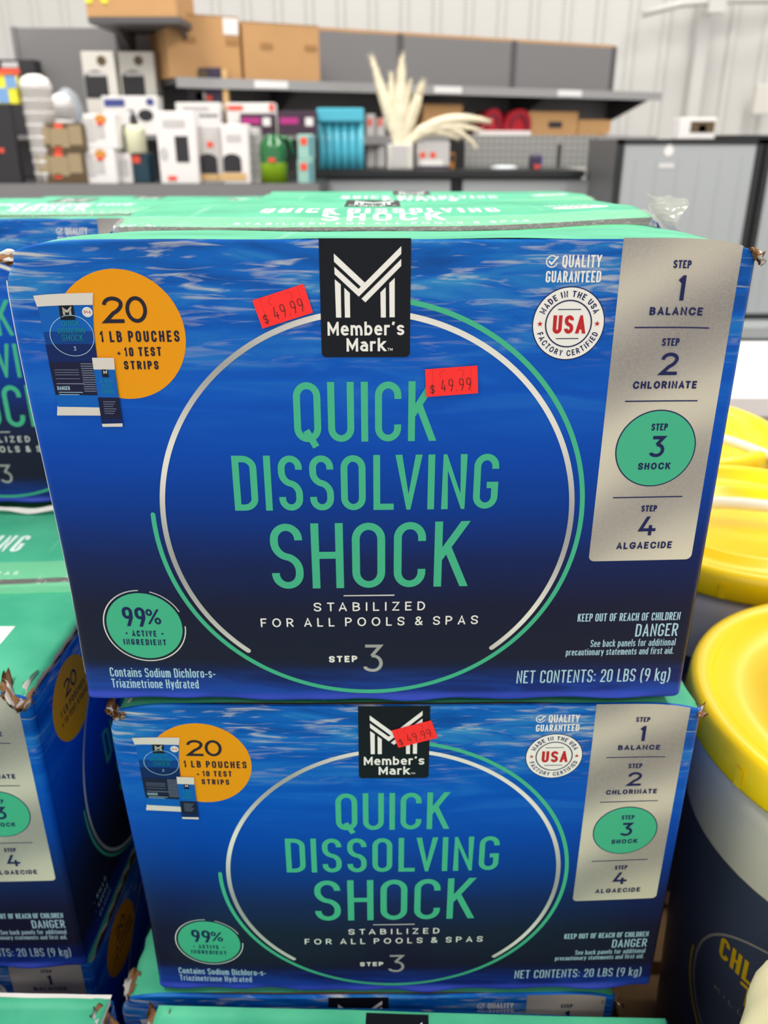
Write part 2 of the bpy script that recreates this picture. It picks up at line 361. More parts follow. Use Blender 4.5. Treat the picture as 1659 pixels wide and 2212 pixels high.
STY = dict(c=dict(gap=.40, soft=False, round=1.0), t=dict(gap=.30, soft=False, round=9), r=dict(gap=.62, soft=True, round=9),
           r2=dict(gap=.75, soft=True, round=1.0), m=dict(gap=.30, soft=False, round=9))
KERN = {'LV': -.30, 'VI': -.05, 'OL': .03, 'TA': -.25, 'AT': -.2, 'LT': -.2, 'AV': -.25, 'LA': -.1, 'CT': -.05, 'TY': -.15}
def text_polys(txt, style, u0, u1, w0, w1, cap, sw, gap=None, space=None):
    """polygons of a line of text that spans u0..u1 with baseline w0..w1 (left..right)"""
    st = STY[style]; gap = st['gap'] if gap is None else gap; space = st['gap'] + .75 if space is None else space
    tot = 0; ns = 0
    for k, ch in enumerate(txt):
        if ch == ' ': tot += space; continue
        tot += G[ch][0] * (1.25 if style == 'r' and ch in 'OCGQ' else 1); ns += 1
        if k < len(txt) - 1 and txt[k + 1] != ' ': tot += gap + KERN.get(txt[k:k + 2], 0)
        elif k < len(txt) - 1: tot += gap * .6
    kx = max(1e-6, (u1 - u0 - ns * sw) / max(tot, 1e-6)) if tot > 0 else 1
    x = u0; out = []; H = cap - sw
    tops = cap
    for k, ch in enumerate(txt):
        if ch == ' ': x += space * kx; continue
        gw, strokes = G[ch]; gw = gw * (1.25 if style == 'r' and ch in 'OCGQ' else 1) * kx
        x += sw / 2
        for pts, closed in strokes:
            q = [(x + px * gw, sw / 2 + py * H, r) for px, py, r in pts]
            rx = gw * .5; ry = rx * st['round'] * 1.12
            path = round_path(q, closed, rx if ch not in 'BDPR' else gw * .62, min(ry, H * .5))
            if len(path) < 2:
                out.append(disc2(path[0], sw / 2)); continue
            lo, hi = 0, cap
            ext = []
            if not closed and not st['soft']:
                for e, (i0, i1) in enumerate(((0, 1), (-1, -2))):
                    d = (path[i0] - path[i1]); L = d.length; d = d / L if L > 0 else Vector((0, 1))
                    y = pts[0][1] if e == 0 else pts[-1][1]
                    if abs(d.x) < .05: a = sw * .5 if y in (0, 1, XH, DS, .03, .97) else 0
                    elif abs(d.y) < .05: a = sw * .5 if (pts[0] if e == 0 else pts[-1])[0] in (0, 1) else 0
                    elif y in (0, 1, XH): a = sw
                    else: a = 0
                    ext.append(path[i0] + d * a)
                path = [ext[0]] + path[1:-1] + [ext[1]] if len(path) > 2 else ext
            ps = stroke(path, closed, sw, 1.6 if st['soft'] else 4.0)
            if not st['soft']:
                ys = [p[1] for p in pts]
                a = 0 if min(ys) >= 0 else -9e9; b = cap if max(ys) <= 1 else 9e9
                if max(ys) <= XH + .001 and ch in 'ykvz': b = sw + XH * H
                if ch == 'Q' and min(ys) < 0: a = -.13 * H
                ps2 = []
                for p in ps:
                    p = clip_half(clip_half(p, 1, b, True), 1, a, False)
                    if len(p) > 2: ps2.append(p)
                ps = ps2
            elif not closed:
                ps += [disc2(path[0], sw / 2), disc2(path[-1], sw / 2)]
                for e in path[1:-1]:
                    pass
                for px, py, r in q[1:-1]:
                    if not r: ps.append(disc2(Vector((px, py)), sw / 2))
            out += ps
        x += gw + sw / 2 + ((gap + KERN.get(txt[k:k + 2], 0)) * kx if k < len(txt) - 1 and txt[k + 1] != ' ' else gap * .6 * kx)
    return [[Vector((v.x, v.y + w0 + (w1 - w0) * (v.x - u0) / max(1e-6, u1 - u0))) for v in p] for p in out]
def arc_text(txt, style, cx, cy, r, a_mid, span, cap, sw, inner=False):
    """text along a circle; a_mid and span in degrees"""
    L = math.radians(span) * (r + (0 if inner else cap * .0)); ps = text_polys(txt, style, 0, L, 0, 0, cap, sw)
    out = []
    for p in ps:
        q = []
        for v in p:
            s = (v.x / L - .5) * math.radians(span)
            if inner: a = math.radians(a_mid) + s; rr = r - v.y
            else: a = math.radians(a_mid) - s; rr = r + v.y
            q.append(Vector((cx + rr * math.cos(a), cy + rr * math.sin(a))))
        out.append(q)
    return out

class Art:
    """flat printed shapes in millimetres, laid on a surface by map(u, w, off)"""
    def __init__(self): self.p = []
    def add(self, polys, m, layer=1):
        for q in polys: self.p.append(([Vector(v) for v in q], m, layer))
        return self
    def text(self, m, layer, *a, **k): return self.add(text_polys(*a, **k), m, layer)
    def rect(self, u0, w0, u1, w1, m, layer=1): return self.add([[Vector(v) for v in ((u0, w0), (u1, w0), (u1, w1), (u0, w1))]], m, layer)
    def disc(self, cx, cy, r, m, layer=1, n=72, ry=None): return self.add([[Vector((cx + r * math.cos(2 * PI * k / n), cy + (ry or r) * math.sin(2 * PI * k / n))) for k in range(n)]], m, layer)
    def arc(self, cx, cy, r, a0, a1, sw, m, layer=1, n=96, caps=True, ry=None):
        pts = [Vector((cx + r * math.cos(math.radians(a0 + (a1 - a0) * k / n)), cy + (ry or r) * math.sin(math.radians(a0 + (a1 - a0) * k / n)))) for k in range(n + 1)]
        self.add(stroke(pts, False, sw), m, layer)
        if caps and sw > .3: self.add([disc2(pts[0], sw / 2), disc2(pts[-1], sw / 2)], m, layer)
        return self
    def ring(self, cx, cy, r, sw, m, layer=1, n=72): return self.add(stroke([Vector((cx + r * math.cos(2 * PI * k / n), cy + r * math.sin(2 * PI * k / n))) for k in range(n)], True, sw), m, layer)
    def line(self, x0, y0, x1, y1, sw, m, layer=1): return self.add(stroke([Vector((x0, y0)), Vector((x1, y1))], False, sw), m, layer)
    def build(self, name, fmap, parent, label=None, cell=9.0):
        bm = bmesh.new(); mats = []
        for k, (q, m, layer) in enumerate(self.p):
            if m not in mats: mats.append(m)
            mi = mats.index(m); off = .00009 * layer + 3.1e-6 * (k % 11)
            xs = [v.x for v in q]; ys = [v.y for v in q]
            pieces = [q]
            if max(xs) - min(xs) > cell * 1.5 or max(ys) - min(ys) > cell * 1.5:
                pieces = []
                x = math.floor(min(xs) / cell) * cell
                while x < max(xs):
                    cx_ = clip_half(clip_half(q, 0, x, False), 0, x + cell, True)
                    if len(cx_) > 2:
                        y = math.floor(min(ys) / cell) * cell
                        while y < max(ys):
                            c = clip_half(clip_half(cx_, 1, y, False), 1, y + cell, True)
                            if len(c) > 2: pieces.append(c)
                            y += cell
                    x += cell
            for c in pieces:
                cc = []
                for v in c:
                    if not cc or (v - cc[-1]).length > 1e-5: cc.append(v)
                if len(cc) > 2 and (cc[0] - cc[-1]).length < 1e-5: cc.pop()
                if len(cc) < 3: continue
                ar = sum(cc[i].x * cc[(i + 1) % len(cc)].y - cc[(i + 1) % len(cc)].x * cc[i].y for i in range(len(cc)))
                if abs(ar) < 1e-7: continue
                if ar < 0: cc.reverse()
                f = bm.faces.new([bm.verts.new(fmap(v.x / 1000, v.y / 1000, off)) for v in cc]); f.material_index = mi
        return obj(name, bm, mats, parent, label=label)

# ------------------------------------------------------------------ the carton: 398 wide, 370 deep, 291 high
W2, DEP, HH = .199, .37, .291
def bulge(u, w):
    a = (u + .07) / (W2 + .07) if u > -.07 else (u + .07) / (W2 - .07); a = max(-1, min(1, a)); v = max(0, min(1, w / HH))
    return .008 * (1 - a * a) * (.45 + .55 * math.sin(PI * v))
def sm(a, b, x):
    t = max(0, min(1, (x - a) / (b - a))); return t * t * (3 - 2 * t)
def front(u, w, off=0):
    x = u; y = -bulge(u, w) - off; z = w
    au = abs(u)
    if au > .12: z -= .0075 * ((au - .12) / .079) ** 5 * max(0, w / HH) ** 6
    if u < -.15: x -= .006 * ((-u - .15) / .049) ** 2 * sm(.05, .26, w) * (1 - sm(.272, .287, w))
    if au > W2 - .005: t = (au - W2 + .005) / .005; y += .005 * (1 - math.sqrt(max(0, 1 - t * t)))
    y -= .0034 * math.exp(-(w / .0022) ** 2) * (.6 + 1.6 * nz(u * 24, w * 40, 3.1))
    if w < .003: z += .0022 * nz(u * 22, 0, 7.7) * min(1, (.003 - w) / .003)
    return Vector((x, y, z))
def side(y, w, off=0, out=1):
    b = .007 * math.sin(PI * max(0, min(1, y / DEP))) * (.4 + .6 * math.sin(PI * max(0, min(1, w / HH))))
    return Vector((out * (W2 + b + off), y, w))
def fz_front(u, y):   # height of the front flap
    t = y / .186
    return HH - .0003 - (.0135 - .006 * sm(.05, .199, u)) * t ** 1.3 - .0075 * (max(0, abs(u) - .12) / .079) ** 5 * (1 - .6 * t) + .0012 * nz(u * 14, y * 16, 1.3)
RP = [(.185, .2805), (.195, .282), (.205, .2835), (.225, .2862), (.25, .2868), (.37, .2872)]
def fz_rear(u, y):
    y2 = max(.185, min(.37, y)); z = RP[-1][1]
    for (a, za), (b, zb) in zip(RP, RP[1:]):
        if y2 <= b: z = za + (zb - za) * (y2 - a) / (b - a); break
    k = 1 - (y2 - .185) / .185
    return z + .006 * sm(.04, .199, u) * k + .0008 * nz(u * 12, y * 14, 5.2)
def rear_map(u, w, off=0): return Vector((u, w, fz_rear(u, w) + off))
def front_flap_map(u, w, off=0): return Vector((u, w, fz_front(u, w) + off))

g, wh, nv, pl, rd, og, bk, ink, sv = 'print_green', 'print_white', 'print_navy', 'print_pale', 'print_red', 'print_orange', 'print_black', 'print_ink', 'silver_print'
def logo_polys(f=lambda v: v):
    raw = [[(-26.4, 283.9), (-26.4, 279.8), (-12.4, 267.0), (-10.2, 269.1)], [(-26.3, 277.2), (-26.2, 273.4), (-13.5, 261.8), (-13.6, 265.8)],
           [(-13.6, 265.8), (-13.5, 261.8), (9.1, 283.7), (9.1, 287.6)], [(9.1, 281.1), (-12.1, 260.7), (-10.0, 258.8), (9.1, 277.6)],
           [(-26.2, 270.8), (-25.9, 250.8), (-23.1, 250.8), (-23.1, 268.2)], [(-21.2, 266.4), (-21.1, 250.8), (-18.3, 250.8), (-18.3, 263.7)],
           [(-1.9, 264.0), (-1.7, 250.8), (1.0, 250.8), (.9, 266.7)], [(2.8, 268.8), (3.0, 250.9), (5.8, 250.9), (5.7, 271.5)]]
    return [[f(Vector(v)) for v in q] for q in raw]
def rrect(u0, w0, u1, w1, r, corners='bl br'):
    pts = []
    for nm, cx, cy, a in (('bl', u0 + r, w0 + r, 180), ('br', u1 - r, w0 + r, 270), ('tr', u1 - r, w1 - r, 0), ('tl', u0 + r, w1 - r, 90)):
        if nm in corners.split(): pts += [Vector((cx + r * math.cos(math.radians(a + 9 * k)), cy + r * math.sin(math.radians(a + 9 * k)))) for k in range(11)]
        else: pts.append(Vector({'bl': (u0, w0), 'br': (u1, w0), 'tr': (u1, w1), 'tl': (u0, w1)}[nm]))
    return pts
def star(cx, cy, r):
    o = [Vector((cx + r * math.sin(2 * PI * k / 5), cy + r * math.cos(2 * PI * k / 5))) for k in range(5)]
    i = [Vector((cx + r * .4 * math.sin(2 * PI * (k + .5) / 5), cy + r * .4 * math.cos(2 * PI * (k + .5) / 5))) for k in range(5)]
    return [[o[k], i[k], i[k - 1]] for k in range(5)] + [i]

def front_art(fp):
    a = Art()   # rings
    cx, cy = -9.8, 131.8
    a.arc(cx, cy, 122.0, 101.5, 230.5, 3.2, 'ring_print', 2, caps=True); a.arc(cx, cy, 122.0, 79, -49.5, 3.2, 'ring_print', 2)
    a.arc(cx, cy + 1.2, 126.6 + 1.6, 79.5, -180.5, 2.9, g, 1, n=140)
    a.build('ring_emblem', front, fp)
    a = Art()   # black brand block
    a.add([rrect(-34.2, 229.3, 14.2, 291.6, 2.6)], bk, 3).add(logo_polys(), wh, 4)
    a.text(wh, 4, "Member's", 'm', -30.7, 11.0, 241.1, 241.3, 7.4, 1.30).text(wh, 4, 'Mark', 'm', -20.5, .9, 232.4, 232.6, 7.3, 1.32).text(wh, 4, 'TM', 'c', 1.9, 4.7, 232.8, 232.8, 1.5, .22)
    a.build('brand_block', front, fp, label='black block with a white letter emblem')
    a = Art()   # title
    for t in (("QUICK", 'c', -51.1, 29.1, 180.4, 180.9, 34.9, 3.95), ("DISSOLVING", 'c', -88.3, 67.1, 137.6, 138.2, 34.6, 4.0), ("SHOCK", 'c', -68.8, 50.8, 84.2, 85.4, 44.8, 4.75)): a.text(g, 1, *t, gap=.36 if t[0] != 'DISSOLVING' else .42)
    a.line(-25.2, 79.1, 6.5, 79.3, .9, 'ring_print', 1)
    a.text(wh, 1, "STABILIZED", 'r', -44.1, 25.8, 67.6, 68.1, 6.5, .93, gap=.95).text(wh, 1, "FOR ALL POOLS & SPAS", 'r', -78.1, 59.6, 55.8, 57.3, 6.6, .94, gap=1.0, space=1.3)
    a.text(wh, 1, "STEP", 'r', -35.7, -17.3, 28.3, 28.6, 5.1, 1.2, gap=.5).text('ring_print', 1, "3", 't', -13.5, -.8, 20.8, 20.7, 21.5, 2.25)
    a.build('title_lettering', front, fp, label='green and white title lettering')
    a = Art()   # silver steps strip
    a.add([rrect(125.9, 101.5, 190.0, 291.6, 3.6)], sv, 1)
    for y, x0, x1 in ((244.75, 137, 178.5), (203.2, 136.6, 178.4), (144.0, 136.3, 178.3)): a.line(x0, y, x1, y, .75, nv, 2)
    a.disc(157.9, 174.5, 23.6, nv, 2).disc(157.9, 174.5, 22.9, g, 3)
    for t in (("STEP", 'c', 154, 163.6, 276.2, 276.2, 4.2, .82), ("1", 'c', 157.6, 161.9, 259.3, 259.3, 13.3, 2.2), ("BALANCE", 'r', 144.3, 173.6, 251.4, 251.4, 4.4, 1.0),
              ("STEP", 'c', 153.4, 163, 234.6, 234.6, 4.3, .83), ("2", 't', 154.3, 164, 218.2, 218.2, 12.7, 1.95), ("CHLORINATE", 'r', 140, 176.5, 210.4, 210.4, 4.4, 1.0),
              ("STEP", 'c', 153.8, 163.2, 185.7, 185.7, 4.2, .85), ("3", 't', 154.4, 163.1, 169.4, 169.4, 13, 2.05), ("SHOCK", 'r', 148.9, 168.2, 161.6, 161.6, 4.4, 1.0),
              ("STEP", 'c', 154.4, 163.8, 134.6, 134.6, 4.1, .87), ("4", 't', 154.5, 164.8, 118.7, 118.7, 12.6, 2.0), ("ALGAECIDE", 'r', 142.2, 176.5, 109.6, 109.6, 4.7, 1.0)):
        a.text(nv, 4, *t, **({'gap': .45} if t[1] == 'r' else {}))
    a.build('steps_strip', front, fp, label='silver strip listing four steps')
    a = Art()   # made in / quality
    a.disc(100.5, 247.0, 19.9, nv, 1).disc(100.5, 247.0, 19.3, wh, 2).ring(100.5, 247, 12.5, .75, nv, 3)
    a.add(arc_text('MADE IN THE USA', 'r', 100.5, 247, 14.3, 90, 138, 3.4, .62), nv, 3).add(arc_text('FACTORY CERTIFIED', 'r', 100.5, 247, 17.7, 270, 146, 3.3, .62, True), nv, 3)
    a.add(star(84.9, 247, 1.7), rd, 3).add(star(116.2, 247, 1.7), rd, 3)
    a.text(rd, 3, 'USA', 'c', 92, 110, 241.7, 241.7, 9.9, 2.0, gap=.45).line(94.1, 254.7, 106.7, 254.7, .5, nv, 3).line(94.2, 239, 106.7, 239, .5, nv, 3)
    for x in (92.3, 107.9): pass
    a.text(wh, 1, 'QUALITY', 'c', 94.5, 115.4, 276.7, 276.7, 6.3, .92).text(wh, 1, 'GUARANTEED', 'c', 86.3, 115.9, 268.9, 268.9, 6.0, .9)
    a.arc(89, 279.7, 2.9, 40, 340, .6, wh, 1, n=30).add(stroke([Vector((87.4, 280)), Vector((88.8, 278.4)), Vector((92.2, 282.4))], False, .9), wh, 1)
    a.build('origin_seal', front, fp, label='round white seal and quality mark')
    a = Art()   # orange badge with pictured pouch and vial
    a.disc(-143.7, 240.6, 35.4, og, 1)
    for t in (("20", 't', -152.3, -128, 247.3, 247.8, 14.2, 2.1), ("1 LB POUCHES", 'r2', -155.7, -111.7, 236.9, 237.6, 6.2, 1.15), ("10 TEST", 'r2', -143.2, -122.5, 229.2, 229.7, 5.1, 1.05), ("STRIPS", 'r2', -144.3, -124.8, 221.9, 222.2, 4.9, 1.05)):
        a.text(ink, 2, *t, **({'gap': .12} if t[0] == '20' else {}))
    a.line(-147.3, 230.9, -145.3, 230.9, .6, ink, 2).line(-146.3, 229.9, -146.3, 231.9, .6, ink, 2)
    V = lambda *p: [Vector(v) for v in p]
    a.add([V((-184.9, 257.6), (-184.0, 228.6), (-159.8, 228.6), (-157.2, 257.6))], 'print_midblue', 3)
    a.add([V((-184.3, 243), (-183.7, 230), (-158.9, 230), (-158.4, 243))], 'print_bandblue', 3.5).add([V((-184.3, 236), (-183.7, 210), (-158.9, 210), (-158.6, 236))], 'print_darkblue', 4).add([V((-184.1, 226), (-183.5, 206), (-159.4, 206), (-158.8, 226))], 'print_nightblue', 5)
    a.add([V((-183.6, 207), (-183.4, 200), (-160.2, 200), (-159.6, 207))], 'print_midblue', 6)
    a.add([V((-186.2, 263.4), (-185.2, 257.2), (-157.2, 257.2), (-156.2, 263.6))], 'print_vialwhite', 6).add([V((-183.6, 200.6), (-184.7, 194.8), (-160.0, 195.2), (-160.2, 200.8))], 'print_vialwhite', 6)
    a.rect(-174.7, 249.3, -167.4, 257.2, bk, 6).add([[Vector((-169.8 + v.x * .13 + .15, 257.2 + (v.y - 291.4) * .127)) for v in q] for q in logo_polys()], 'print_vialwhite', 7)
    a.ring(-170.0, 240.6, 11.2, .28, 'print_pale', 6, n=40)
    for t in (("QUICK", -174.5, -165.5, 246, 3), ("DISSOLVING", -177, -163, 242.2, 2.8), ("SHOCK", -175.5, -164.5, 237.8, 3.6)): a.text('print_teal', 6, t[0], 'c', t[1], t[2], t[3], t[3], t[4], .35)
    a.text('print_pale', 6, '3', 't', -170.4, -169.1, 232.4, 232.4, 2.2, .25).disc(-160.5, 253.4, 2.7, wh, 7, n=24).text(rd, 8, 'USA', 'c', -162.1, -158.9, 252.7, 252.7, 1.6, .28).ring(-160.5, 253.4, 1.9, .14, nv, 8, n=24)
    for y in (221.5, 220.1, 218.7, 216.5): a.line(-182, y, -169.5, y, .28, 'print_grey', 6)
    a.text('print_pale', 6, 'DANGER', 'c', -182, -175.5, 209.9, 209.9, 2.2, .25).line(-182, 213.6, -167.5, 213.6, .5, 'print_grey', 6).line(-181.6, 208.6, -169, 208.6, .3, 'print_pale', 7).line(-181.6, 207.3, -171, 207.3, .3, 'print_pale', 7)
    for k in range(13): a.line(-168, 225 - k * 1.3, -161.5 + .2 * (k % 3), 225 - k * 1.3, .45, 'print_grey', 6)
    a.add([V((-161.2, 223), (-161.0, 189.4), (-149.0, 190), (-149.5, 223))], 'print_darkblue', 8).add([V((-161.2, 222), (-161.1, 206), (-149.3, 206), (-149.5, 222))], 'print_midblue', 9).add([V((-161.1, 206), (-161, 193.5), (-149.1, 193.5), (-149.3, 206))], 'print_nightblue', 9)
    a.add([V((-161.3, 228.5), (-161.3, 221.9), (-149.5, 222), (-149.2, 228.6))], 'print_vialwhite', 10).add([V((-161.0, 190.4), (-160.7, 188.6), (-149.3, 189), (-149.0, 191))], 'print_vialwhite', 10)
    a.rect(-157, 217.6, -153.4, 222, bk, 10).add([[Vector((-154.6 + v.x * .06 + .1, 222 + (v.y - 291.4) * .06)) for v in q] for q in logo_polys()], wh, 11)
    for t, y in (("6-WAY", 214.2), ("TEST", 211.3), ("STRIPS", 208.3)): a.text('print_teal', 10, t, 'c', -158.7 + (.9 if t == 'TEST' else 0), -151.4 - (.9 if t == 'TEST' else 0), y, y, 2.3, .3)
    for k in range(6): a.line(-158.5, 203.5 - k * 1.35, -151.5 - .8 * (k % 3), 203.5 - k * 1.35, .35, 'print_grey', 10)
    a.build('pouch_badge', front, fp, label='orange disc with a printed pouch and vial')
    a = Art()   # green 99 % badge
    cx, cy = -153.0, 54.9
    a.disc(cx, cy, 24.5, g, 1).arc(cx, cy, 26.4, 92, 318, .75, 'ring_print', 1, caps=False).arc(cx, cy, 26.4, 76, 26, .75, 'ring_print', 1, caps=False).arc(cx, cy, 26.4, 2, -42, .75, 'ring_print', 1, caps=False)
    a.text(nv, 2, '99', 'c', -166.3, -151.5, 54.7, 54.6, 14.4, 2.2, gap=.32).text(nv, 2, '%', 'c', -151, -141.6, 56.7, 56.7, 11.3, 1.35)
    a.text(nv, 2, 'ACTIVE', 'r2', -161.8, -145.8, 47.0, 47.3, 4.6, .85).text(nv, 2, 'INGREDIENT', 'r2', -168.2, -140.2, 40.4, 40.7, 4.6, .85).disc(-165.3, 49.2, .7, nv, 2, n=14).disc(-141.9, 49.6, .7, nv, 2, n=14)
    a.build('ingredient_badge', front, fp, label='round green percentage badge')
    a = Art()   # pale small print
    for t in (('Contains Sodium Dichloro-s-', 'c', -180.6, -110.6, 14.8, 15.7, 7.3, .78), ('Triazinetrione Hydrated', 'c', -180.6, -122.5, 5.9, 6.8, 7.2, .78), ('KEEP OUT OF REACH OF CHILDREN', 'c', 123.3, 189.4, 58.0, 57.8, 5.9, .72),
              ('DANGER', 'c', 161.8, 189.3, 45.9, 45.9, 9.5, 1.05), ('See back panels for additional', 'c', 133.6, 189.1, 38.5, 38.5, 5.4, .56), ('precautionary statements and first aid.', 'c', 118.2, 188.8, 32.1, 32.1, 5.2, .56), ('NET CONTENTS: 20 LBS (9 kg)', 'c', 87.4, 189.1, 10.4, 10.9, 10.2, .98)):
        a.text(pl, 1, *t)
    a.build('fine_print', front, fp, label='pale small print')

def side_art(sp, smap):
    a = Art()
    a.disc(61, 240.6, 35.4, og, 1)
    for t in (("20", 't', 51, 75, 247.3, 247.8, 14.2, 2.1), ("1 LB POUCHES", 'r2', 38, 86, 236.9, 236.9, 6.2, 1.15), ("+ 10 TEST STRIPS", 'r2', 37, 88, 228, 228, 5.3, 1.05)): a.text(ink, 2, *t, **({'gap': .12} if t[0] == '20' else {}))
    cx, cy = 172, 131.8
    a.arc(cx, cy, 122, 101, 250, 3.0, 'ring_print', 2).arc(cx, cy + 1, 127.6, -180, -20, 2.8, g, 1, n=100)
    for t in (("QUICK", 'c', 136, 217, 180.4, 180.4, 34.9, 3.95), ("DISSOLVING", 'c', 98, 253, 137.6, 137.6, 34.6, 4.0), ("SHOCK", 'c', 117, 237, 84.2, 84.2, 44.8, 4.75)): a.text(g, 1, *t, gap=.4)
    a.text(wh, 1, "STABILIZED", 'r', 142, 212, 67.6, 67.6, 6.5, .93, gap=.95)
    for t, y, x1 in (('KILLS', 33, 62), ('KEEPS', 22, 64), ('ELIMIN', 11, 68)): a.text('print_pale', 1, t, 'r2', 40, x1, y, y, 5.4, .8).disc(34, y + 2.6, 1, 'print_grey', 1, n=12)
    a.build('side_lettering', smap, sp)

def front_panel_mesh():
    bm = bmesh.new()
    us = sorted({round(x, 5) for x in [-W2, -W2 + .0007, -W2 + .002, -W2 + .0035, -W2 + .005] + [-.19 + .38 * k / 60 for k in range(61)] + [W2 - .005, W2 - .0035, W2 - .002, W2 - .0007, W2]})
    ws = [-.004, -.003, -.002, -.001, 0, .0008, .0016, .0024, .0032, .0045, .006, .009] + [.014 + (.284 - .014) * k / 40 for k in range(41)] + [.287, .289, HH]
    gr = [[bm.verts.new(front(u, w) + (Vector((0, .004 * (-w / .004) ** 1.5, 0)) if w < 0 else Vector())) for w in ws] for u in us]
    for i in range(len(us) - 1):
        for j in range(len(ws) - 1):
            f = bm.faces.new((gr[i][j], gr[i + 1][j], gr[i + 1][j + 1], gr[i][j + 1])); f.smooth = True
    # the turned top edge and a board thickness behind
    for i in range(len(us) - 1):
        a, b = gr[i][-1], gr[i + 1][-1]
        c = bm.verts.new(b.co + Vector((0, .0035, -.0006))); d = bm.verts.new(a.co + Vector((0, .0035, -.0006)))
        bm.faces.new((a, b, c, d)).smooth = True
    return bm
def flap_mesh(fn, y0, y1, edge_noise, thick=.0042, x0=-.1965, x1=.1965):
    bm = bmesh.new(); nu, nv_ = 60, 16
    def top(i, j):
        u = x0 + (x1 - x0) * i / nu; y = y0 + (y1 - y0) * j / nv_
        if i in (0, nu): u += .0028 * nz(y * 90, i, edge_noise) * (1 if i else -1)
        return Vector((u, y, fn(u, y)))
    g1 = [[bm.verts.new(top(i, j)) for j in range(nv_ + 1)] for i in range(nu + 1)]
    g2 = [[bm.verts.new(v.co - Vector((0, 0, thick))) for v in r] for r in g1]
    for i in range(nu):
        for j in range(nv_):
            f = bm.faces.new((g1[i][j], g1[i + 1][j], g1[i + 1][j + 1], g1[i][j + 1])); f.smooth = True
            f = bm.faces.new((g2[i][j], g2[i][j + 1], g2[i + 1][j + 1], g2[i + 1][j])); f.material_index = 1
    for j in range(nv_):
        for i, fl in ((0, 0), (nu, 1)):
            q = (g1[i][j], g1[i][j + 1], g2[i][j + 1], g2[i][j]); f = bm.faces.new(q if fl == 0 else q[::-1]); f.material_index = 2
    for i in range(nu): bm.faces.new((g1[i + 1][nv_], g1[i][nv_], g2[i][nv_], g2[i + 1][nv_])).material_index = 0
    return bm
def flute_mesh(fn, y, y_in, thick=.0042, x0=-.195, x1=.195):
    """raw corrugated edge: two liners and the wavy sheet between them"""
    bm = bmesh.new(); n = 390; dy = y_in
    for k in range(n):
        ua, ub = x0 + (x1 - x0) * k / n, x0 + (x1 - x0) * (k + 1) / n
        za, zb = fn(ua, y), fn(ub, y)
        wa, wb = math.sin(k * .82), math.sin((k + 1) * .82)
        for lo, hi in (((-.00025, -.00025), (-.0008, -.0008)), ((-thick + .0007, -thick + .0007), (-thick, -thick)),
                       ((-thick / 2 + wa * (thick / 2 - .0009) - .0003, -thick / 2 + wb * (thick / 2 - .0009) - .0003), (-thick / 2 + wa * (thick / 2 - .0009) + .0003, -thick / 2 + wb * (thick / 2 - .0009) + .0003))):
            pts = [(ua, za + lo[0]), (ub, zb + lo[1]), (ub, zb + hi[1]), (ua, za + hi[0])]
            A = [bm.verts.new((p[0], y, p[1])) for p in pts]; bm.faces.new(A)
        wq = [(ua, za - thick / 2 + wa * (thick / 2 - .0009)), (ub, zb - thick / 2 + wb * (thick / 2 - .0009))]
        bm.faces.new([bm.verts.new(v) for v in ((wq[0][0], y, wq[0][1]), (wq[1][0], y, wq[1][1]), (wq[1][0], y + dy, wq[1][1]), (wq[0][0], y + dy, wq[0][1]))])
    return bm
def torn_mesh(seed, sx, sy, sz):
    """ragged scrap of torn board: crumpled plies"""
    rnd = random.Random(seed); bm = bmesh.new()
    for ply in range(3):
        ox, oy, oz = (rnd.uniform(-.08, .08) * s for s in (sx, sy, sz))
        def fn(a, b):
            e = 1 if 0 < a < 1 and 0 < b < 1 else .78 + .3 * rnd.random()
            return Vector((ox + (a - .5) * sx * e, oy + (b - .5) * sy * e + .25 * sy * math.sin(a * 5 + seed), oz + sz * (.55 * math.sin(a * 4 + ply + seed) * (b - .3) + .5 * nz(a * 3, b * 3, seed + ply))))
        grid(bm, fn, 10, 7, mi=0 if ply < 2 else 1)
    bmesh.ops.solidify(bm, geom=bm.faces[:], thickness=.0006)
    return bm

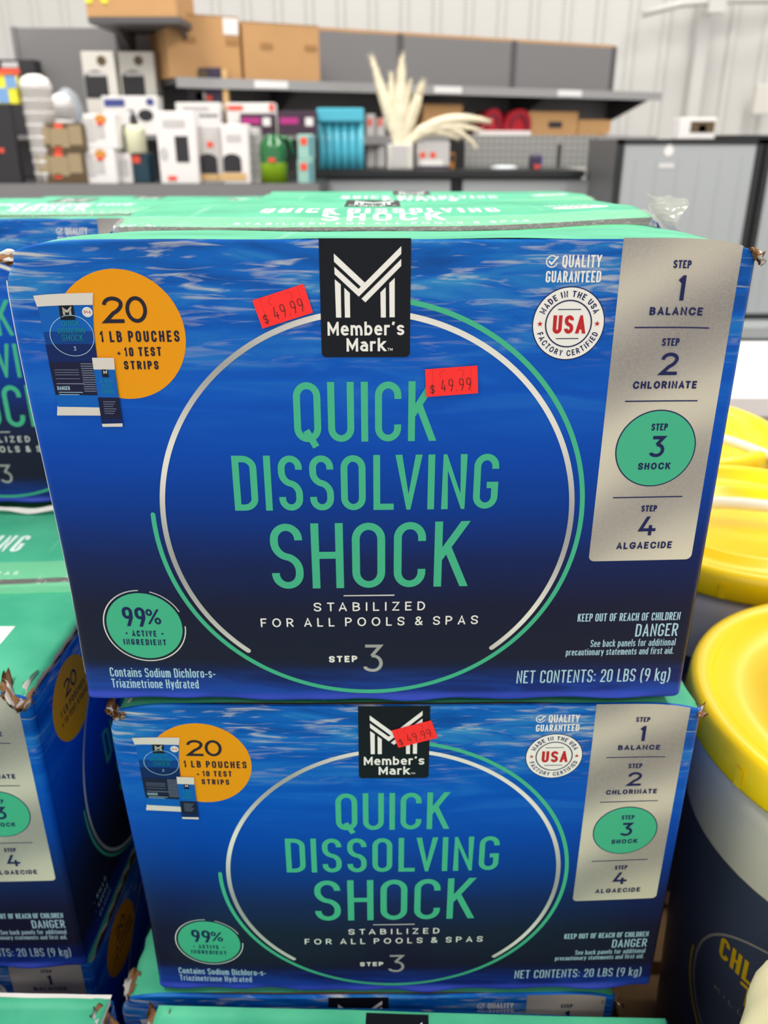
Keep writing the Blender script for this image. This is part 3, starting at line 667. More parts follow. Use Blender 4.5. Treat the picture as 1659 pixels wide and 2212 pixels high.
def make_carton(name, label, loc, rotz=0, sz=1.0, group='blue printed cartons in the stacks'):
    t = thing(name, label, 'box', loc, rotz, group, (1, 1, sz))
    bm = bmesh.new()          # body: sides, back, floor
    for out in (-1, 1):
        gr = grid(bm, lambda a, b, out=out: side(.004 + a * (DEP - .004), b * ((fz_front(out * W2, a * DEP) if a * DEP < .185 else fz_rear(out * W2, a * DEP)) - .0045), 0, out), 24, 12)
        if out == -1: bmesh.ops.reverse_faces(bm, faces=bm.faces[:])
    n0 = len(bm.faces)
    grid(bm, lambda a, b: Vector((W2 - 2 * W2 * a, DEP + .004 * math.sin(PI * a), b * .286)), 12, 6)
    bm.faces.ensure_lookup_table()
    for q in ([(-W2, .004, .0005), (-W2, DEP, .0005), (W2, DEP, .0005), (W2, .004, .0005)], [(-.195, .006, .262), (.195, .006, .262), (.195, DEP - .003, .262), (-.195, DEP - .003, .262)]):
        bm.faces.new([bm.verts.new(v) for v in q]).material_index = 1
    obj('body', bm, ['water_print', 'kraft_dark'], t)
    fp = obj('front_panel', front_panel_mesh(), 'water_print', t)
    front_art(fp)
    ff = obj('front_flap', flap_mesh(fz_front, .0015, .182, 2.2), ['flap_green', 'kraft', 'paper_white'], t, label='green front top flap')
    rf = obj('rear_flap', flap_mesh(fz_rear, .185, DEP + .001, 4.4), ['flap_green', 'kraft', 'paper_white'], t, label='green rear top flap with white lettering')
    a = Art(); fl = 'flap_lettering'
    a.add([rrect(-34.2, 292, 14.2, 369, 2)], bk, 2)
    a.add([[Vector((v.x, 292 + 76 * (v.y - 226) / 66)) for v in q] for q in logo_polys()], fl, 3)
    a.text(fl, 3, "Member's", 'm', -30.7, 11, 305, 305, 9, 1.5).text(fl, 3, "Mark", 'm', -20.5, 1, 295, 295, 9, 1.5)
    a.text(fl, 1, 'QUICK DISSOLVING', 'c', -98, 92, 233, 233, 36, 4.2, gap=.7, space=1.2).text(fl, 1, 'SHOCK', 'c', -48, 46, 203, 203, 26, 4.2, gap=.6)
    a.text(fl, 1, 'STABILIZED FOR ALL POOLS & SPAS', 'r', -112, 108, 192, 192, 5.5, .9, gap=1.0, space=1.5)
    a.disc(156, 243, 22, fl, 1, ry=13).text('print_red', 2, 'USA', 'c', 146, 166, 238, 238, 10, 1.8).text(fl, 1, 'QUALITY', 'c', 134, 178, 276, 276, 9, 1.3).text(fl, 1, 'GUARANTEED', 'c', 134, 178, 263, 263, 9, 1.3)
    a.build('flap_print', rear_map, rf, label='white lettering and black emblem')
    obj('raw_edge', flute_mesh(fz_rear, .1846, .014), 'kraft_dark', rf, label='brown corrugated raw edge')
    bm = bmesh.new()      # clear tape over the seam
    grid(bm, lambda a, b: Vector((-.199 + .398 * a, .160 + .052 * b, (fz_front(-.199 + .398 * a, .160 + .052 * b) if .160 + .052 * b < .182 else fz_rear(-.199 + .398 * a, .160 + .052 * b)) + .0007 + .0005 * nz(a * 30, b * 6, 1))), 60, 8)
    obj('packing_tape', bm, 'tape', t, label='clear packing tape along the seam')
    return t
def copy_tree(o, parent=None):
    c = o.copy(); C.objects.link(c)
    if parent: c.parent = parent
    for ch in list(o.children): copy_tree(ch, c)
    return c

R = math.radians
B1 = make_carton('product_carton', 'largest blue printed carton with two red price stickers, top of the centre stack', (0, 0, .742))
proto = copy_tree(B1)      # clean prototype before stickers and tears are added
def carton(label, loc, rot=0, sz=1.0, group='blue printed cartons in the stacks'):
    o = copy_tree(proto); o.location = loc; o.rotation_euler = (0, 0, R(rot)); o.scale = (1, 1, sz); o['label'] = label; o['group'] = group
    return o
def sticker(t, cx, cy, ang, label, w=29, h=15.7):
    a = Art(); c, s = math.cos(R(ang)), math.sin(R(ang))
    tr = lambda v: Vector((cx + v.x * c - v.y * s, cy + v.x * s + v.y * c))
    a.rect(-w / 2, -h / 2, w / 2, h / 2, 'sticker_red', 0)
    for tx in (('$', -12.2, -9.6, -6.4, 5.4), ('49.99', -6.0, 10.6, -5.6, 7.0)):
        a.add(text_polys(tx[0], 'r2', tx[1], tx[2], tx[3], tx[3], tx[4], .42, gap=.75), 'sticker_ink', 1)
    a.arc(-4.2, 4.3, 2.2, 70, 240, .22, 'sticker_cut', 1, n=20).arc(4.6, 4.3, 2.2, -60, 110, .22, 'sticker_cut', 1, n=20).line(-10.4, -h / 2, -10.4, h / 2, .12, 'sticker_cut', 1).line(10.9, -h / 2, 10.9, h / 2, .12, 'sticker_cut', 1)
    for q in a.p:
        for v in q[0]: v.xy = tr(v)
    return a.build('price_sticker', lambda u, w_, off: front(u, w_, off + .0011), t, label=label)
sticker(B1, -54.4, 256.8, 17.2, 'red price sticker left of the black block')
sticker(B1, 37.7, 215.8, 4.0, 'red price sticker by the title')
def torn(t, seed, loc, size, rot=(0, 0, 0)):
    o = obj('torn_corner', torn_mesh(seed, *size), ['kraft', 'paper_white'], t, smooth=False, label='torn brown corner board'); o.location = loc; o.rotation_euler = rot
    return o
torn(B1, 3, (.198, .006, .2815), (.014, .012, .010), (0, .5, .3)); torn(B1, 5, (-.203, .008, .279), (.016, .014, .008), (0, .2, 0))
bm = bmesh.new()      # white paper edge where the print stops on the left corner
grid(bm, lambda a, b: front(-W2, .012 + .262 * b) + Vector((-.0012 + .0016 * a, .0012 - .0022 * a, 0)), 1, 40)
obj('paper_edge', bm, 'paper_white', B1, label='white bare paper edge')
bm = bmesh.new()      # tape torn loose at the right end of the seam
def crumple(a, b): return Vector((.196 + .018 * a + .004 * math.sin(b * 5 + a * 3), .178 + .012 * math.sin(a * 4.2) + .006 * b, .276 + .026 * b * (1 - .35 * abs(a - .6)) + .003 * nz(a * 5, b * 5, 2)))
grid(bm, crumple, 10, 8, smooth=False)
for p in (((.197, .178, .298), (.186, .176, .304), (.204, .182, .300)),): bm.faces.new([bm.verts.new(v) for v in p])
obj('loose_tape', bm, 'tape_crumple', B1, label='crumpled clear tape end')
B2 = carton('blue printed carton with one red price sticker over its black block, below the largest carton', (.0168, 0, .458), 0, .949)
sticker(B2, 4.0, 268.5, 17.5, 'red price sticker over the black block', 28, 15.7)
torn(B2, 8, (-.198, .004, .283), (.016, .014, .014), (0, .4, 0)); torn(B2, 9, (.199, .004, .281), (.008, .010, .010), (0, .6, 0))
B3 = carton('blue printed carton with a torn white top label, third down the centre stack', (-.0106, -.004, .165), 0, .985)
torn(B3, 11, (-.196, .012, .283), (.014, .018, .014), (0, .2, .4)); torn(B3, 12, (.196, .008, .279), (.018, .016, .016), (0, .3, 0))
a = Art().rect(95, 22, 162, 110, 'label_white', 1); a.text('print_black', 2, '0404', 'c', 132, 152, 30, 30, 8, 1.2); a.build('shipping_label', front_flap_map, B3, label='white paper label')
B4 = carton('green topped front row carton cut off by the bottom edge, black emblem on its flap', (.010, -.397, .164), -1.6, 1.035)
torn(B4, 14, (-.196, .36, .284), (.016, .018, .012))
A1 = carton('open edged carton left of the centre stack with an orange disc on its right side', (-.459, .046, .426), -1.2, .985)
torn(A1, 21, (.190, .006, .286), (.024, .034, .012), (.1, .5, .4))
sp = obj('side_panel', (lambda bm: (grid(bm, lambda a, b: side(.004 + a * (DEP - .006), .001 + .283 * b, .0004), 24, 14), bm)[1])(bmesh.new()), 'water_print', A1, label='right side panel')
side_art(sp, lambda u, w_, off: side(u, w_, off + .0004))
a = Art().rect(-70, 40, 148, 96, 'label_white', 1); a.build('shipping_label', front_flap_map, A1, label='white paper label')
bm = bmesh.new()      # lifted raw edge of the top along the right side
for k in range(60):
    y0, y1 = .012 + .35 * k / 60, .012 + .35 * (k + 1) / 60
    f0 = lambda y: (fz_front(.1965, y) if y < .184 else fz_rear(.1965, y))
    for d0, d1 in ((.0002, -.0012), (-.0032, -.0046)):
        bm.faces.new([bm.verts.new(v) for v in ((.1985, y0, f0(y0) + d0), (.1985, y1, f0(y1) + d0), (.1985, y1, f0(y1) + d1), (.1985, y0, f0(y0) + d1))])
obj('raw_edge', bm, 'kraft', A1, label='brown raw edge of the top')
A2 = carton('blue printed carton under the one with the orange side disc, mostly hidden', (-.457, .052, .164), -1.2, .885)
sp2 = copy_tree(sp, A2)
A5 = carton('green topped carton in the bottom left corner with a white board edge', (-.420, -.383, .164), -1.2, 1.04)
torn(A5, 25, (.2, .352, .280), (.022, .022, .016), (0, .3, .6))
bm = bmesh.new(); grid(bm, lambda a, b: Vector((-.197 + .394 * a, .3705 + .0035 * b, .2875 + .0012 * nz(a * 9, b, 4))), 30, 2); obj('paper_edge', bm, 'paper_white', A5, label='white torn board edge')
C1 = carton('blue printed carton standing behind the left edge of the largest carton', (-.399, .379, .722), 0, .998)
bm = bmesh.new(); grid(bm, lambda a, b: front(-W2 + 2 * W2 * a, .0005) + Vector((0, -.003 - .004 * b, -.003 - .004 * b + .0035 * math.sin(a * 9) + .002 * nz(a * 14, b, 2))), 60, 2)
obj('paper_edge', bm, 'paper_white', C1, label='curled white board edge')
D1 = carton('carton farthest back on the left, white label on its green top', (-.40, .75, .711), 0, .971)
a = Art().rect(70, 150, 165, 182, 'label_white', 1).build('shipping_label', front_flap_map, D1, label='white paper label')
E1 = carton('carton directly behind the largest one, only its green top showing', (.046, .379, .739), 0, .969)
for (x, y, z, s) in ((-.403, .43, .447, .945), (-.403, .43, .164, .97), (-.40, .81, .4375, .938), (-.40, .81, .164, .938), (.046, .385, .452, .985), (.046, .385, .164, .985)):
    carton('blue printed carton hidden in the lower layers behind the front stacks', (x, y, z), 0, s, 'hidden lower cartons')
def rm(o):
    for ch in list(o.children): rm(ch)
    bpy.data.objects.remove(o)
rm(proto)

# ------------------------------------------------------------------ pallets under the display
mat('pallet_wood', (150, 116, 78), .85, bump=.4, var=.2, vscale=12)
def pallet(x0, x1, y0, y1, label):
    t = thing('wooden_pallet', label, 'pallet', ((x0 + x1) / 2, (y0 + y1) / 2, 0)); w, d = (x1 - x0) / 2, (y1 - y0) / 2
    for x in (-w + .05, 0, w - .05):
        bm = bmesh.new(); box(bm, x - .045, x + .045, -d, d, .02, .138); obj('stringer', bm, 'pallet_wood', t)
    bm = bmesh.new(); n = 10
    for k in range(n):
        y = -d + (2 * d - .1) * k / (n - 1); box(bm, -w, w, y, y + .1, .138, .160)
    for y in (-d, -.05, d - .1): box(bm, -w, w, y, y + .1, 0, .02)
    obj('deck_slats', bm, 'pallet_wood', t)
pallet(-.70, .262, -.43, 1.2, 'wooden pallet under the carton stacks'); pallet(.27, 1.0, -.35, 1.1, 'wooden pallet under the yellow lidded buckets')

# ------------------------------------------------------------------ yellow lidded buckets
mat('lid_yellow', (255, 214, 0), .32, spec=.5); mat('bucket_white', (216, 208, 190), .5, spec=.4); mat('bucket_label', (60, 68, 86), .36, var=.2, vscale=6)
mat('label_yellow', (214, 176, 10), .45); mat('label_ring', (150, 142, 136), .45); mat('label_deep', (30, 34, 46), .4); mat('handle_white', (232, 226, 208), .45)
def bucket(label, x, y, zt, hang=True, art=False, rot=0):
    t = thing('plastic_bucket', label, 'bucket', (x, y, .164), rot, 'yellow lidded buckets'); h = zt - .164
    bm = bmesh.new(); lathe(bm, [(0, 0), (.140, 0), (.144, .006), (.163, h - .06), (.164, h - .03), (.12, h - .03)], 64); b = obj('pail', bm, 'bucket_white', t)
    bm = bmesh.new()
    r = .175
    lathe(bm, [(.163, h - .032), (r - .002, h - .032), (r, h - .028), (r - .001, h - .008), (r - .003, h - .002), (r - .008, h), (r - .016, h), (r - .020, h - .004), (r - .024, h - .013), (.118, h - .013), (.112, h - .007), (.103, h - .006), (.100, h - .013), (.030, h - .013), (0, h - .012)], 96)
    for k in range(18):      # pull tabs round the rim
        a = 2 * PI * k / 18
        q = [bm.verts.new(((r + d) * math.cos(a + s), (r + d) * math.sin(a + s), z)) for s, d, z in ((-.02, .0005, h - .029), (.02, .0005, h - .029), (.02, .0012, h - .012), (-.02, .0012, h - .012))]; bm.faces.new(q)
    obj('lid', bm, 'lid_yellow', t)
    bm = bmesh.new(); lathe(bm, [(.1466, .03), (.1612, h - .118)], 64); lb = obj('label', bm, 'bucket_label', t, label='dark blue printed wrap label')
    if hang:
        bm = bmesh.new(); tube(bm, [(.146 * math.cos(R(200 - 130 * k / 24)), .146 * math.sin(R(200 - 130 * k / 24)), h + .004 + .012 * math.sin(PI * k / 24)) for k in range(25)], .0055, 8); obj('handle', bm, 'handle_white', t, label='white carrying handle laid on the lid')
    return t, lb, h
FT = bucket('nearest yellow lidded bucket beside the lower centre carton, dark label facing out', .429, .087, .667, hang=False)
GT = bucket('second yellow lidded bucket, white handle lying across its lid', .440, .452, .672, hang=False)
HT = bucket('farthest yellow lidded bucket, right of the largest carton', .448, .815, .668, hang=False)
def cyl_map(h):
    def f(u, w, off):
        r = .1466 + .0146 * (w - .03) / (h - .148) + off + .0003
        return Vector((r * math.sin(u / .155), -r * math.cos(u / .155), w))
    return f
def bucket_art(lb, h, uc, wc, near=0):
    a = Art(); cy = wc
    if near:
        a.arc(uc, cy, 89, 240, -60, 2.2, 'label_ring', 2).arc(uc, cy - 2, 95, 172, 250, 2.4, 'label_yellow', 2)
        a.text('label_yellow', 3, 'CHLORINATING', 'c', uc - 64, uc + 64, cy + 38, cy + 38, 23, 3.6).text('label_yellow', 3, 'TABS', 'c', uc - 40, uc + 40, cy + 12, cy + 12, 23, 3.6)
        a.text('label_ring', 2, 'KILLS BACTERIA', 'r2', uc - 62, uc + 62, cy - 2, cy - 2, 5, .7)
        a.build('label_print', cyl_map(h), lb, label='yellow lettering inside a thin ring', cell=6); return
    a.arc(uc, cy, 74, 150, -10, 2.0, 'label_ring', 2).arc(uc, cy, 74, 160, 232, 2.0, 'label_ring', 2).arc(uc, cy, 78, 172, 300, 2.2, 'label_yellow', 2)
    a.text('label_yellow', 3, 'CHLORINATING', 'c', uc - 60, uc + 60, cy + 24, cy + 24, 27, 4.0).text('label_yellow', 3, 'TABS', 'c', uc - 28, uc + 28, cy - 12, cy - 12, 27, 4.0)
    a.text('label_ring', 2, 'KILLS BACTERIA', 'r2', uc - 50, uc + 50, cy - 30, cy - 30, 6, .7)
    a.build('label_print', cyl_map(h), lb, label='yellow lettering inside a thin ring', cell=6)
bucket_art(FT[1], FT[2], -122, 252, 1); bucket_art(GT[1], GT[2], -30, 205); bucket_art(HT[1], HT[2], -30, 205)
def strap(t, pts, label, r=.0075):
    bm = bmesh.new(); tube(bm, pts, r, 10); return obj('handle', bm, 'handle_white', t, smooth=True, label=label)
strap(GT[0], [(-.16 + .30 * k / 14, -.02 + .03 * math.sin(k * .3), GT[2] + .008 + .002 * math.sin(PI * k / 14)) for k in range(15)], 'white carrying handle across the lid')
strap(HT[0], [(-.155 + .30 * k / 14, -.147 + .05 * math.sin(PI * k / 14), HT[2] - .02 + .035 * math.sin(PI * k / 14)) for k in range(15)], 'white carrying handle at the rim')
mat('yellow_cloth', (250, 200, 8), .6, bump=.3)
# cream sack in the lower right corner
mat('cream_plastic', (252, 234, 190), .5, spec=.3, bump=.15, bscale=18)
bm = bmesh.new()
def sack(a, b):
    an = 2 * PI * a; q = min(1, b / .8); e = max(0, (b - .8) / .2)
    r = .072 * (1 - .05 * math.sin(q * 7)) * math.sqrt(max(.0004, 1 - e * e)); pl_ = (.02 + .09 * q * q) * math.sin(an * 7 + 2.4 * q + 3 * e) + .05 * math.sin(an * 15 + 5 * b)
    r *= 1 + pl_ + .05 * nz(math.cos(an) * 3, math.sin(an) * 3, b * 5)
    return Vector((r * math.cos(an), r * math.sin(an), .395 * q + .065 * math.sin(e * PI / 2) + .005 * e * math.sin(an * 7)))
grid(bm, sack, 108, 50)
bmesh.ops.remove_doubles(bm, verts=bm.verts[:], dist=.0002)
tag(obj('plastic_sack', bm, 'cream_plastic', loc=(.297, -.138, .163)), 'pleated cream plastic sack in the lower right corner before the bucket label', 'bag')

# ------------------------------------------------------------------ the store behind: setting
def at(px, py, Y):
    X, Yv = (px - 829.5) / F, -(py - 1106) / F; c, s = math.cos(PITCH), math.sin(PITCH)
    t = (Y + D) / (c + Yv * s); return Vector((X * t, Y, EYE + (-s + Yv * c) * t))
mat('floor_concrete', (150, 146, 140), .5, var=.08); mat('wall_panel', (206, 204, 200), .26, spec=.5); mat('shelf_grey', (122, 120, 121), .55); mat('shelf_dark', (84, 82, 84), .5)
mat('shelf_edge', (150, 149, 150), .3, spec=.6); mat('price_strip', (228, 226, 226), .4); mat('carton_brown', (190, 146, 98), .8, var=.05); mat('carton_seam', (160, 118, 74), .8)
mat('black_metal', (34, 36, 38), .4); mat('cabinet_grey', (166, 170, 172), .38, spec=.5); mat('cabinet_side', (92, 92, 93), .4)
mat('counter_dark', (58, 58, 60), .35); mat('peg_grey', (150, 149, 146), .5); mat('white_card', (232, 228, 226), .5); mat('grey_card', (196, 192, 190), .5); mat('ink_black', (44, 42, 46), .5)
mat('orange_red', (232, 84, 60), .5); mat('pink_print', (180, 50, 130), .5); mat('magenta_dark', (66, 44, 62), .5); mat('purple_dark', (62, 50, 76), .5); mat('teal_plastic', (84, 190, 214), .2, spec=.6, alpha=.85)
mat('teal_dark', (60, 130, 150), .3); mat('green_glass', (26, 104, 52), .12, spec=.7); mat('lime', (134, 172, 24), .3); mat('pale_teal', (156, 200, 188), .3); mat('red_fabric', (170, 22, 40), .7)
mat('cream_plume', (236, 226, 200), .9); mat('vase_white', (214, 210, 202), .4); mat('sand_card', (212, 174, 120), .6); mat('green_cream', (206, 206, 176), .35); mat('deep_teal', (30, 62, 78), .4); mat('blue_print', (66, 76, 140), .5)
mat('amber', (206, 140, 60), .4); mat('brown_glass', (92, 74, 50), .3); mat('clear_plastic', (205, 214, 222), .15, spec=.8, alpha=.45); mat('yellow_print', (228, 222, 60), .5); mat('pale_blue', (120, 160, 210), .5); mat('jar_cream', (158, 140, 108), .4); mat('glass_glint', (230, 236, 238), .1)
def struct(name, bm, m):
    o = obj(name, bm, m); o['kind'] = 'structure'; return o
bm = bmesh.new(); box(bm, -6, 6, -3, 7, -.05, 0); struct('floor', bm, 'floor_concrete')
bm = bmesh.new()      # ribbed metal wall: profile swept upward, running behind the shelving
prof = []; x = -5.0
while x < 5.0:
    prof += [(x, 0), (x + .10, 0), (x + .115, -.022), (x + .145, -.022), (x + .16, 0)]; x += .20
def wallpt(p, z): return Vector((p[0], 5.6 - .10 * p[0] + p[1], z))
vs = [(bm.verts.new(wallpt(p, 0)), bm.verts.new(wallpt(p, 4.2))) for p in prof]
for a_, b_ in zip(vs, vs[1:]): bm.faces.new((a_[0], b_[0], b_[1], a_[1]))
struct('wall_back', bm, 'wall_panel')
bm = bmesh.new(); box(bm, -.035, .035, -.06, 0, 0, 4.0); o = struct('trim_1', bm, 'wall_panel'); o.location = (1.93, 5.37, 0)
pp = at(1545, 8, 5.2); bm = bmesh.new(); tube(bm, [pp + Vector((-.42, 0, -.05)), pp + Vector((-.2, 0, .0)), pp + Vector((.1, 0, .02)), pp + Vector((.6, 0, .02))], .022, 10); box(bm, pp.x - .05, pp.x + .05, pp.y - .05, pp.y + .02, pp.z - .05, pp.z + .05)
tag(obj('conduit_pipe', bm, 'wall_panel'), 'pale conduit pipe running along the ribbed wall at upper right', 'pipe')
q = at(1650, 215, 5.2); bm = bmesh.new(); box(bm, q.x - .06, q.x + .06, q.y - .02, q.y + .02, q.z - .085, q.z + .085, 0, .008); tag(obj('wall_thermostat', bm, 'vase_white'), 'small cream box fixed on the ribbed wall at far right', 'thermostat')

# ---- shelving
# long run behind, turned away to the right
P0, P1 = Vector((-.63, 3.18, 0)), Vector((1.366, 4.2, 0)); dv = (P1 - P0); LEN = dv.length; YAW = math.atan2(dv.y, dv.x)
run = thing('store_shelving', 'long grey store shelving with brown cartons, along the ribbed back wall', 'shelving', P0, YAW)
x0, x1 = -.30, LEN
for k in range(4):
    a0 = x0 + (x1 - x0) * k / 4 + .012; a1 = x0 + (x1 - x0) * (k + 1) / 4 - .012
    bm = bmesh.new(); box(bm, a0, a1, .35, .37, .95 if k else 1.12, 1.525); obj('back_panel', bm, 'shelf_grey', run)
for k in range(5):
    a0 = x0 + (x1 - x0) * k / 4; bm = bmesh.new(); box(bm, a0 - .014, a0 + .014, .345, .385, 1.12 if k == 0 else 0, 1.53); obj('upright', bm, 'shelf_dark', run)
bm = bmesh.new(); box(bm, x0, x1, .35, .385, 1.525, 1.537); obj('top_rail', bm, 'carton_brown', run, label='tan top rail')
for z, nm in ((1.30, 'upper'), (1.10, 'lower')):
    a0 = -.18 if nm == 'upper' else .34
    bm = bmesh.new(); box(bm, a0, x1 + .03, 0, .35, z - .018, z); sh = obj('shelf_board', bm, 'shelf_dark', run)
    bm = bmesh.new(); box(bm, a0, x1 + .03, -.006, .002, z - .034, z + .002); obj('shelf_edge', bm, 'shelf_edge', sh, label='pale shelf edge')
    if nm == 'upper':
        for a1 in (.13, .95, 1.62): bm = bmesh.new(); box(bm, a1, a1 + .14, -.009, -.005, z - .028, z - .002); obj('price_tag', bm, 'price_strip', sh)
        for k in range(1, 5):
            xx = x0 + (x1 - x0) * k / 4
            if xx < a0: continue
            bm = bmesh.new(); v = [bm.verts.new((xx + s, y, zz)) for s in (-.006, .006) for y, zz in ((.02, z - .018), (.35, z - .018), (.35, z - .13))]
            bm.faces.new(v[0:3]); bm.faces.new(v[3:6][::-1]); bm.faces.new((v[0], v[3], v[5], v[2])); obj('shelf_bracket', bm, 'shelf_dark', run)
def on_run(u, y, z): return Matrix.Translation(P0) @ Matrix.Rotation(YAW, 4, 'Z') @ Vector((u, y, z))
def plain_carton(name, label, p, rz, w, d, h, m='carton_brown', seam='carton_seam', group=None, cat='box'):
    t = thing(name, label, cat, p, rz, group); bm = bmesh.new(); box(bm, -w / 2, w / 2, 0, d, 0, h, 0, .004); obj('body', bm, m, t)
    bm = bmesh.new(); box(bm, -w / 2 + .001, w / 2 - .001, -.0012, d * .5, h - .0005, h + .0012); obj('tape_seam', bm, seam, t)
    return t
def u_at(px, yy=0, z=1.4):   # position along the run seen at pixel column px
    lo, hi = -1.3, LEN + .1
    for _ in range(40):
        m_ = (lo + hi) / 2; p = on_run(m_, yy, z); q_ = p - Vector((0, -D, EYE)); c, s = math.cos(PITCH), math.sin(PITCH)
        zz = q_.y * c - q_.z * s
        if 829.5 + F * q_.x / zz < px: lo = m_
        else: hi = m_
    return lo
for px0, px1, h, lab, z in ((360, 520, .218, 'left brown shipping carton on the upper grey shelf, white paper stuck on it', 1.301), (526, 691, .205, 'right brown shipping carton on the upper grey shelf', 1.301),
                          (915, 1000, .13, 'brown carton behind the cream plumes', 1.101), (1143, 1250, .108, 'brown carton right of the red bags on the lower shelf', 1.101), (1252, 1322, .075, 'flat small brown carton at the right end of the lower shelf', 1.101)):
    a0, a1 = u_at(px0, .06, z + .1), u_at(px1, .06, z + .1)
    t = plain_carton('shipping_carton', lab, on_run((a0 + a1) / 2, .06, z), YAW, a1 - a0, .26, h, group='brown cartons on the grey shelves')
    if px0 == 360:
        bm = bmesh.new(); box(bm, .08, .14, -.004, 0, h * .72, h * .98); obj('paper_note', bm, 'white_card', t)
    if px0 < 600:
        bm = bmesh.new()
        for s in (-.28, .30): box(bm, s * (a1 - a0), s * (a1 - a0) + .05, -.003, 0, h * .56, h * .66)
        obj('printed_mark', bm, 'carton_seam', t)
    elif px0 == 1143:
        bm = bmesh.new(); box(bm, -.03, .05, -.003, 0, h * .35, h * .6); obj('printed_mark', bm, 'ink_black', t)
for px0, px1, lab in ((1040, 1082, 'left red rounded bag on the lower shelf'), (1086, 1146, 'right red rounded bag beside a brown carton')):
    a0, a1 = u_at(px0, .06, 1.2), u_at(px1, .06, 1.2); w = a1 - a0; bm = bmesh.new()
    def arch(a, b, w=w):
        an = PI * a; return Vector((-w / 2 * math.cos(an) * (1 - .12 * b), .12 * b - .02 * math.sin(an) * (1 - b), .115 * math.sin(an) ** .6 * (1 - .08 * b)))
    grid(bm, arch, 20, 4); vs_ = [bm.verts.new(arch(k / 20, 0)) for k in range(21)]; bm.faces.new(vs_)
    t = thing('red_bag', lab, 'bag', on_run((a0 + a1) / 2, .05, 1.101), YAW, 'red bags on the lower shelf'); obj('shell', bm, 'red_fabric', t)
    bm = bmesh.new(); tube(bm, [(-w * .3 * math.cos(PI * k / 12), -.014, .03 + .06 * math.sin(PI * k / 12)) for k in range(13)], .004, 6); obj('strap', bm, 'magenta_dark', t)
a0, a1 = u_at(1030, .02, 1.12), u_at(1142, .02, 1.12); bm = bmesh.new(); box(bm, -(a1 - a0) / 2, (a1 - a0) / 2, 0, .05, 0, .022, 0, .003)
tag(obj('white_tray', bm, 'white_card', loc=on_run((a0 + a1) / 2, -.0, 1.101), rotz=YAW), 'flat white tray lying in front of the red bags', 'tray')
a0 = u_at(1330, .05, 1.12); bm = bmesh.new(); box(bm, -.07, .07, 0, .1, 0, .014, 0, .002); tag(obj('paper_pad', bm, 'grey_card', loc=on_run(a0, .03, 1.101), rotz=YAW), 'flat pale pad at the far right end of the lower shelf', 'paper')

# left gondola: deck, tier shelf, back panel, overhead shelf
DZ = .945
gon = thing('display_counter', 'dark grey display counter with boxed goods, behind the carton stacks on the left', 'counter', (0, 0, 0))
xl, xr = -2.2, at(688, 395, 2.58).x
bm = bmesh.new(); box(bm, xl, xr, 2.58, 3.31, DZ - .03, DZ); obj('deck', bm, 'counter_dark', gon)
bm = bmesh.new(); box(bm, xl, xr, 2.572, 2.582, DZ - .055, DZ + .003); obj('deck_edge', bm, 'shelf_grey', gon)
bm = bmesh.new(); box(bm, xl, xr, 2.85, 3.3, 0, DZ - .03); obj('base_panel', bm, 'black_metal', gon)
bm = bmesh.new(); box(bm, xl, xr - .05, 3.0, 3.31, 1.085, 1.10); obj('tier_shelf', bm, 'shelf_grey', gon)
bm = bmesh.new(); box(bm, xl, xr - .05, 3.29, 3.31, DZ, 1.10); obj('rear_panel', bm, 'shelf_grey', gon)
xa, xb = at(48, 150, 3.42).x, at(286, 150, 3.42).x
bm = bmesh.new(); box(bm, xa, xb, 3.42, 3.44, .9, at(100, 60, 3.42).z); box(bm, xa - .02, xa, 3.41, 3.46, 0, at(100, 58, 3.42).z); box(bm, xb, xb + .03, 3.41, 3.46, 0, at(100, 58, 3.42).z + .03)
tag(obj('shelving_panel', bm, 'shelf_grey'), 'plain grey shelving panel behind the two speaker boxes', 'shelving')
s0, s1 = at(190, 42, 3.0), at(390, 42, 3.0)
over = thing('overhead_shelf', 'dark shelf high at upper left carrying a brown carton', 'shelf', (0, 0, 0))
bm = bmesh.new(); box(bm, s0.x, s1.x, 3.0, 3.36, s0.z - .012, s0.z + .008); obj('shelf_board', bm, 'shelf_dark', over)
for xx in (s0.x + .06, s1.x - .03):
    bm = bmesh.new(); v = [bm.verts.new((xx + d_, y, z)) for d_ in (0, .012) for y, z in ((3.1, s0.z - .012), (3.36, s0.z - .012), (3.36, s0.z - .12))]; bm.faces.new(v[:3]); bm.faces.new(v[3:][::-1]); bm.faces.new((v[0], v[3], v[5], v[2])); obj('shelf_bracket', bm, 'shelf_dark', over)
t = plain_carton('shipping_carton', 'brown carton on the high shelf at the top edge of the photo', (at(285, 30, 3.02).x, 3.02, s0.z + .008), 0, (s1.x - s0.x) * .98, .32, .2, group='brown cartons on the grey shelves')
bm = bmesh.new()
for px in (192, 226): q_ = at(px, 3, 3.02).x - at(285, 30, 3.02).x; box(bm, q_ - .012, q_ + .012, -.003, 0, .045, .075)
obj('printed_mark', bm, 'yellow_print', t)

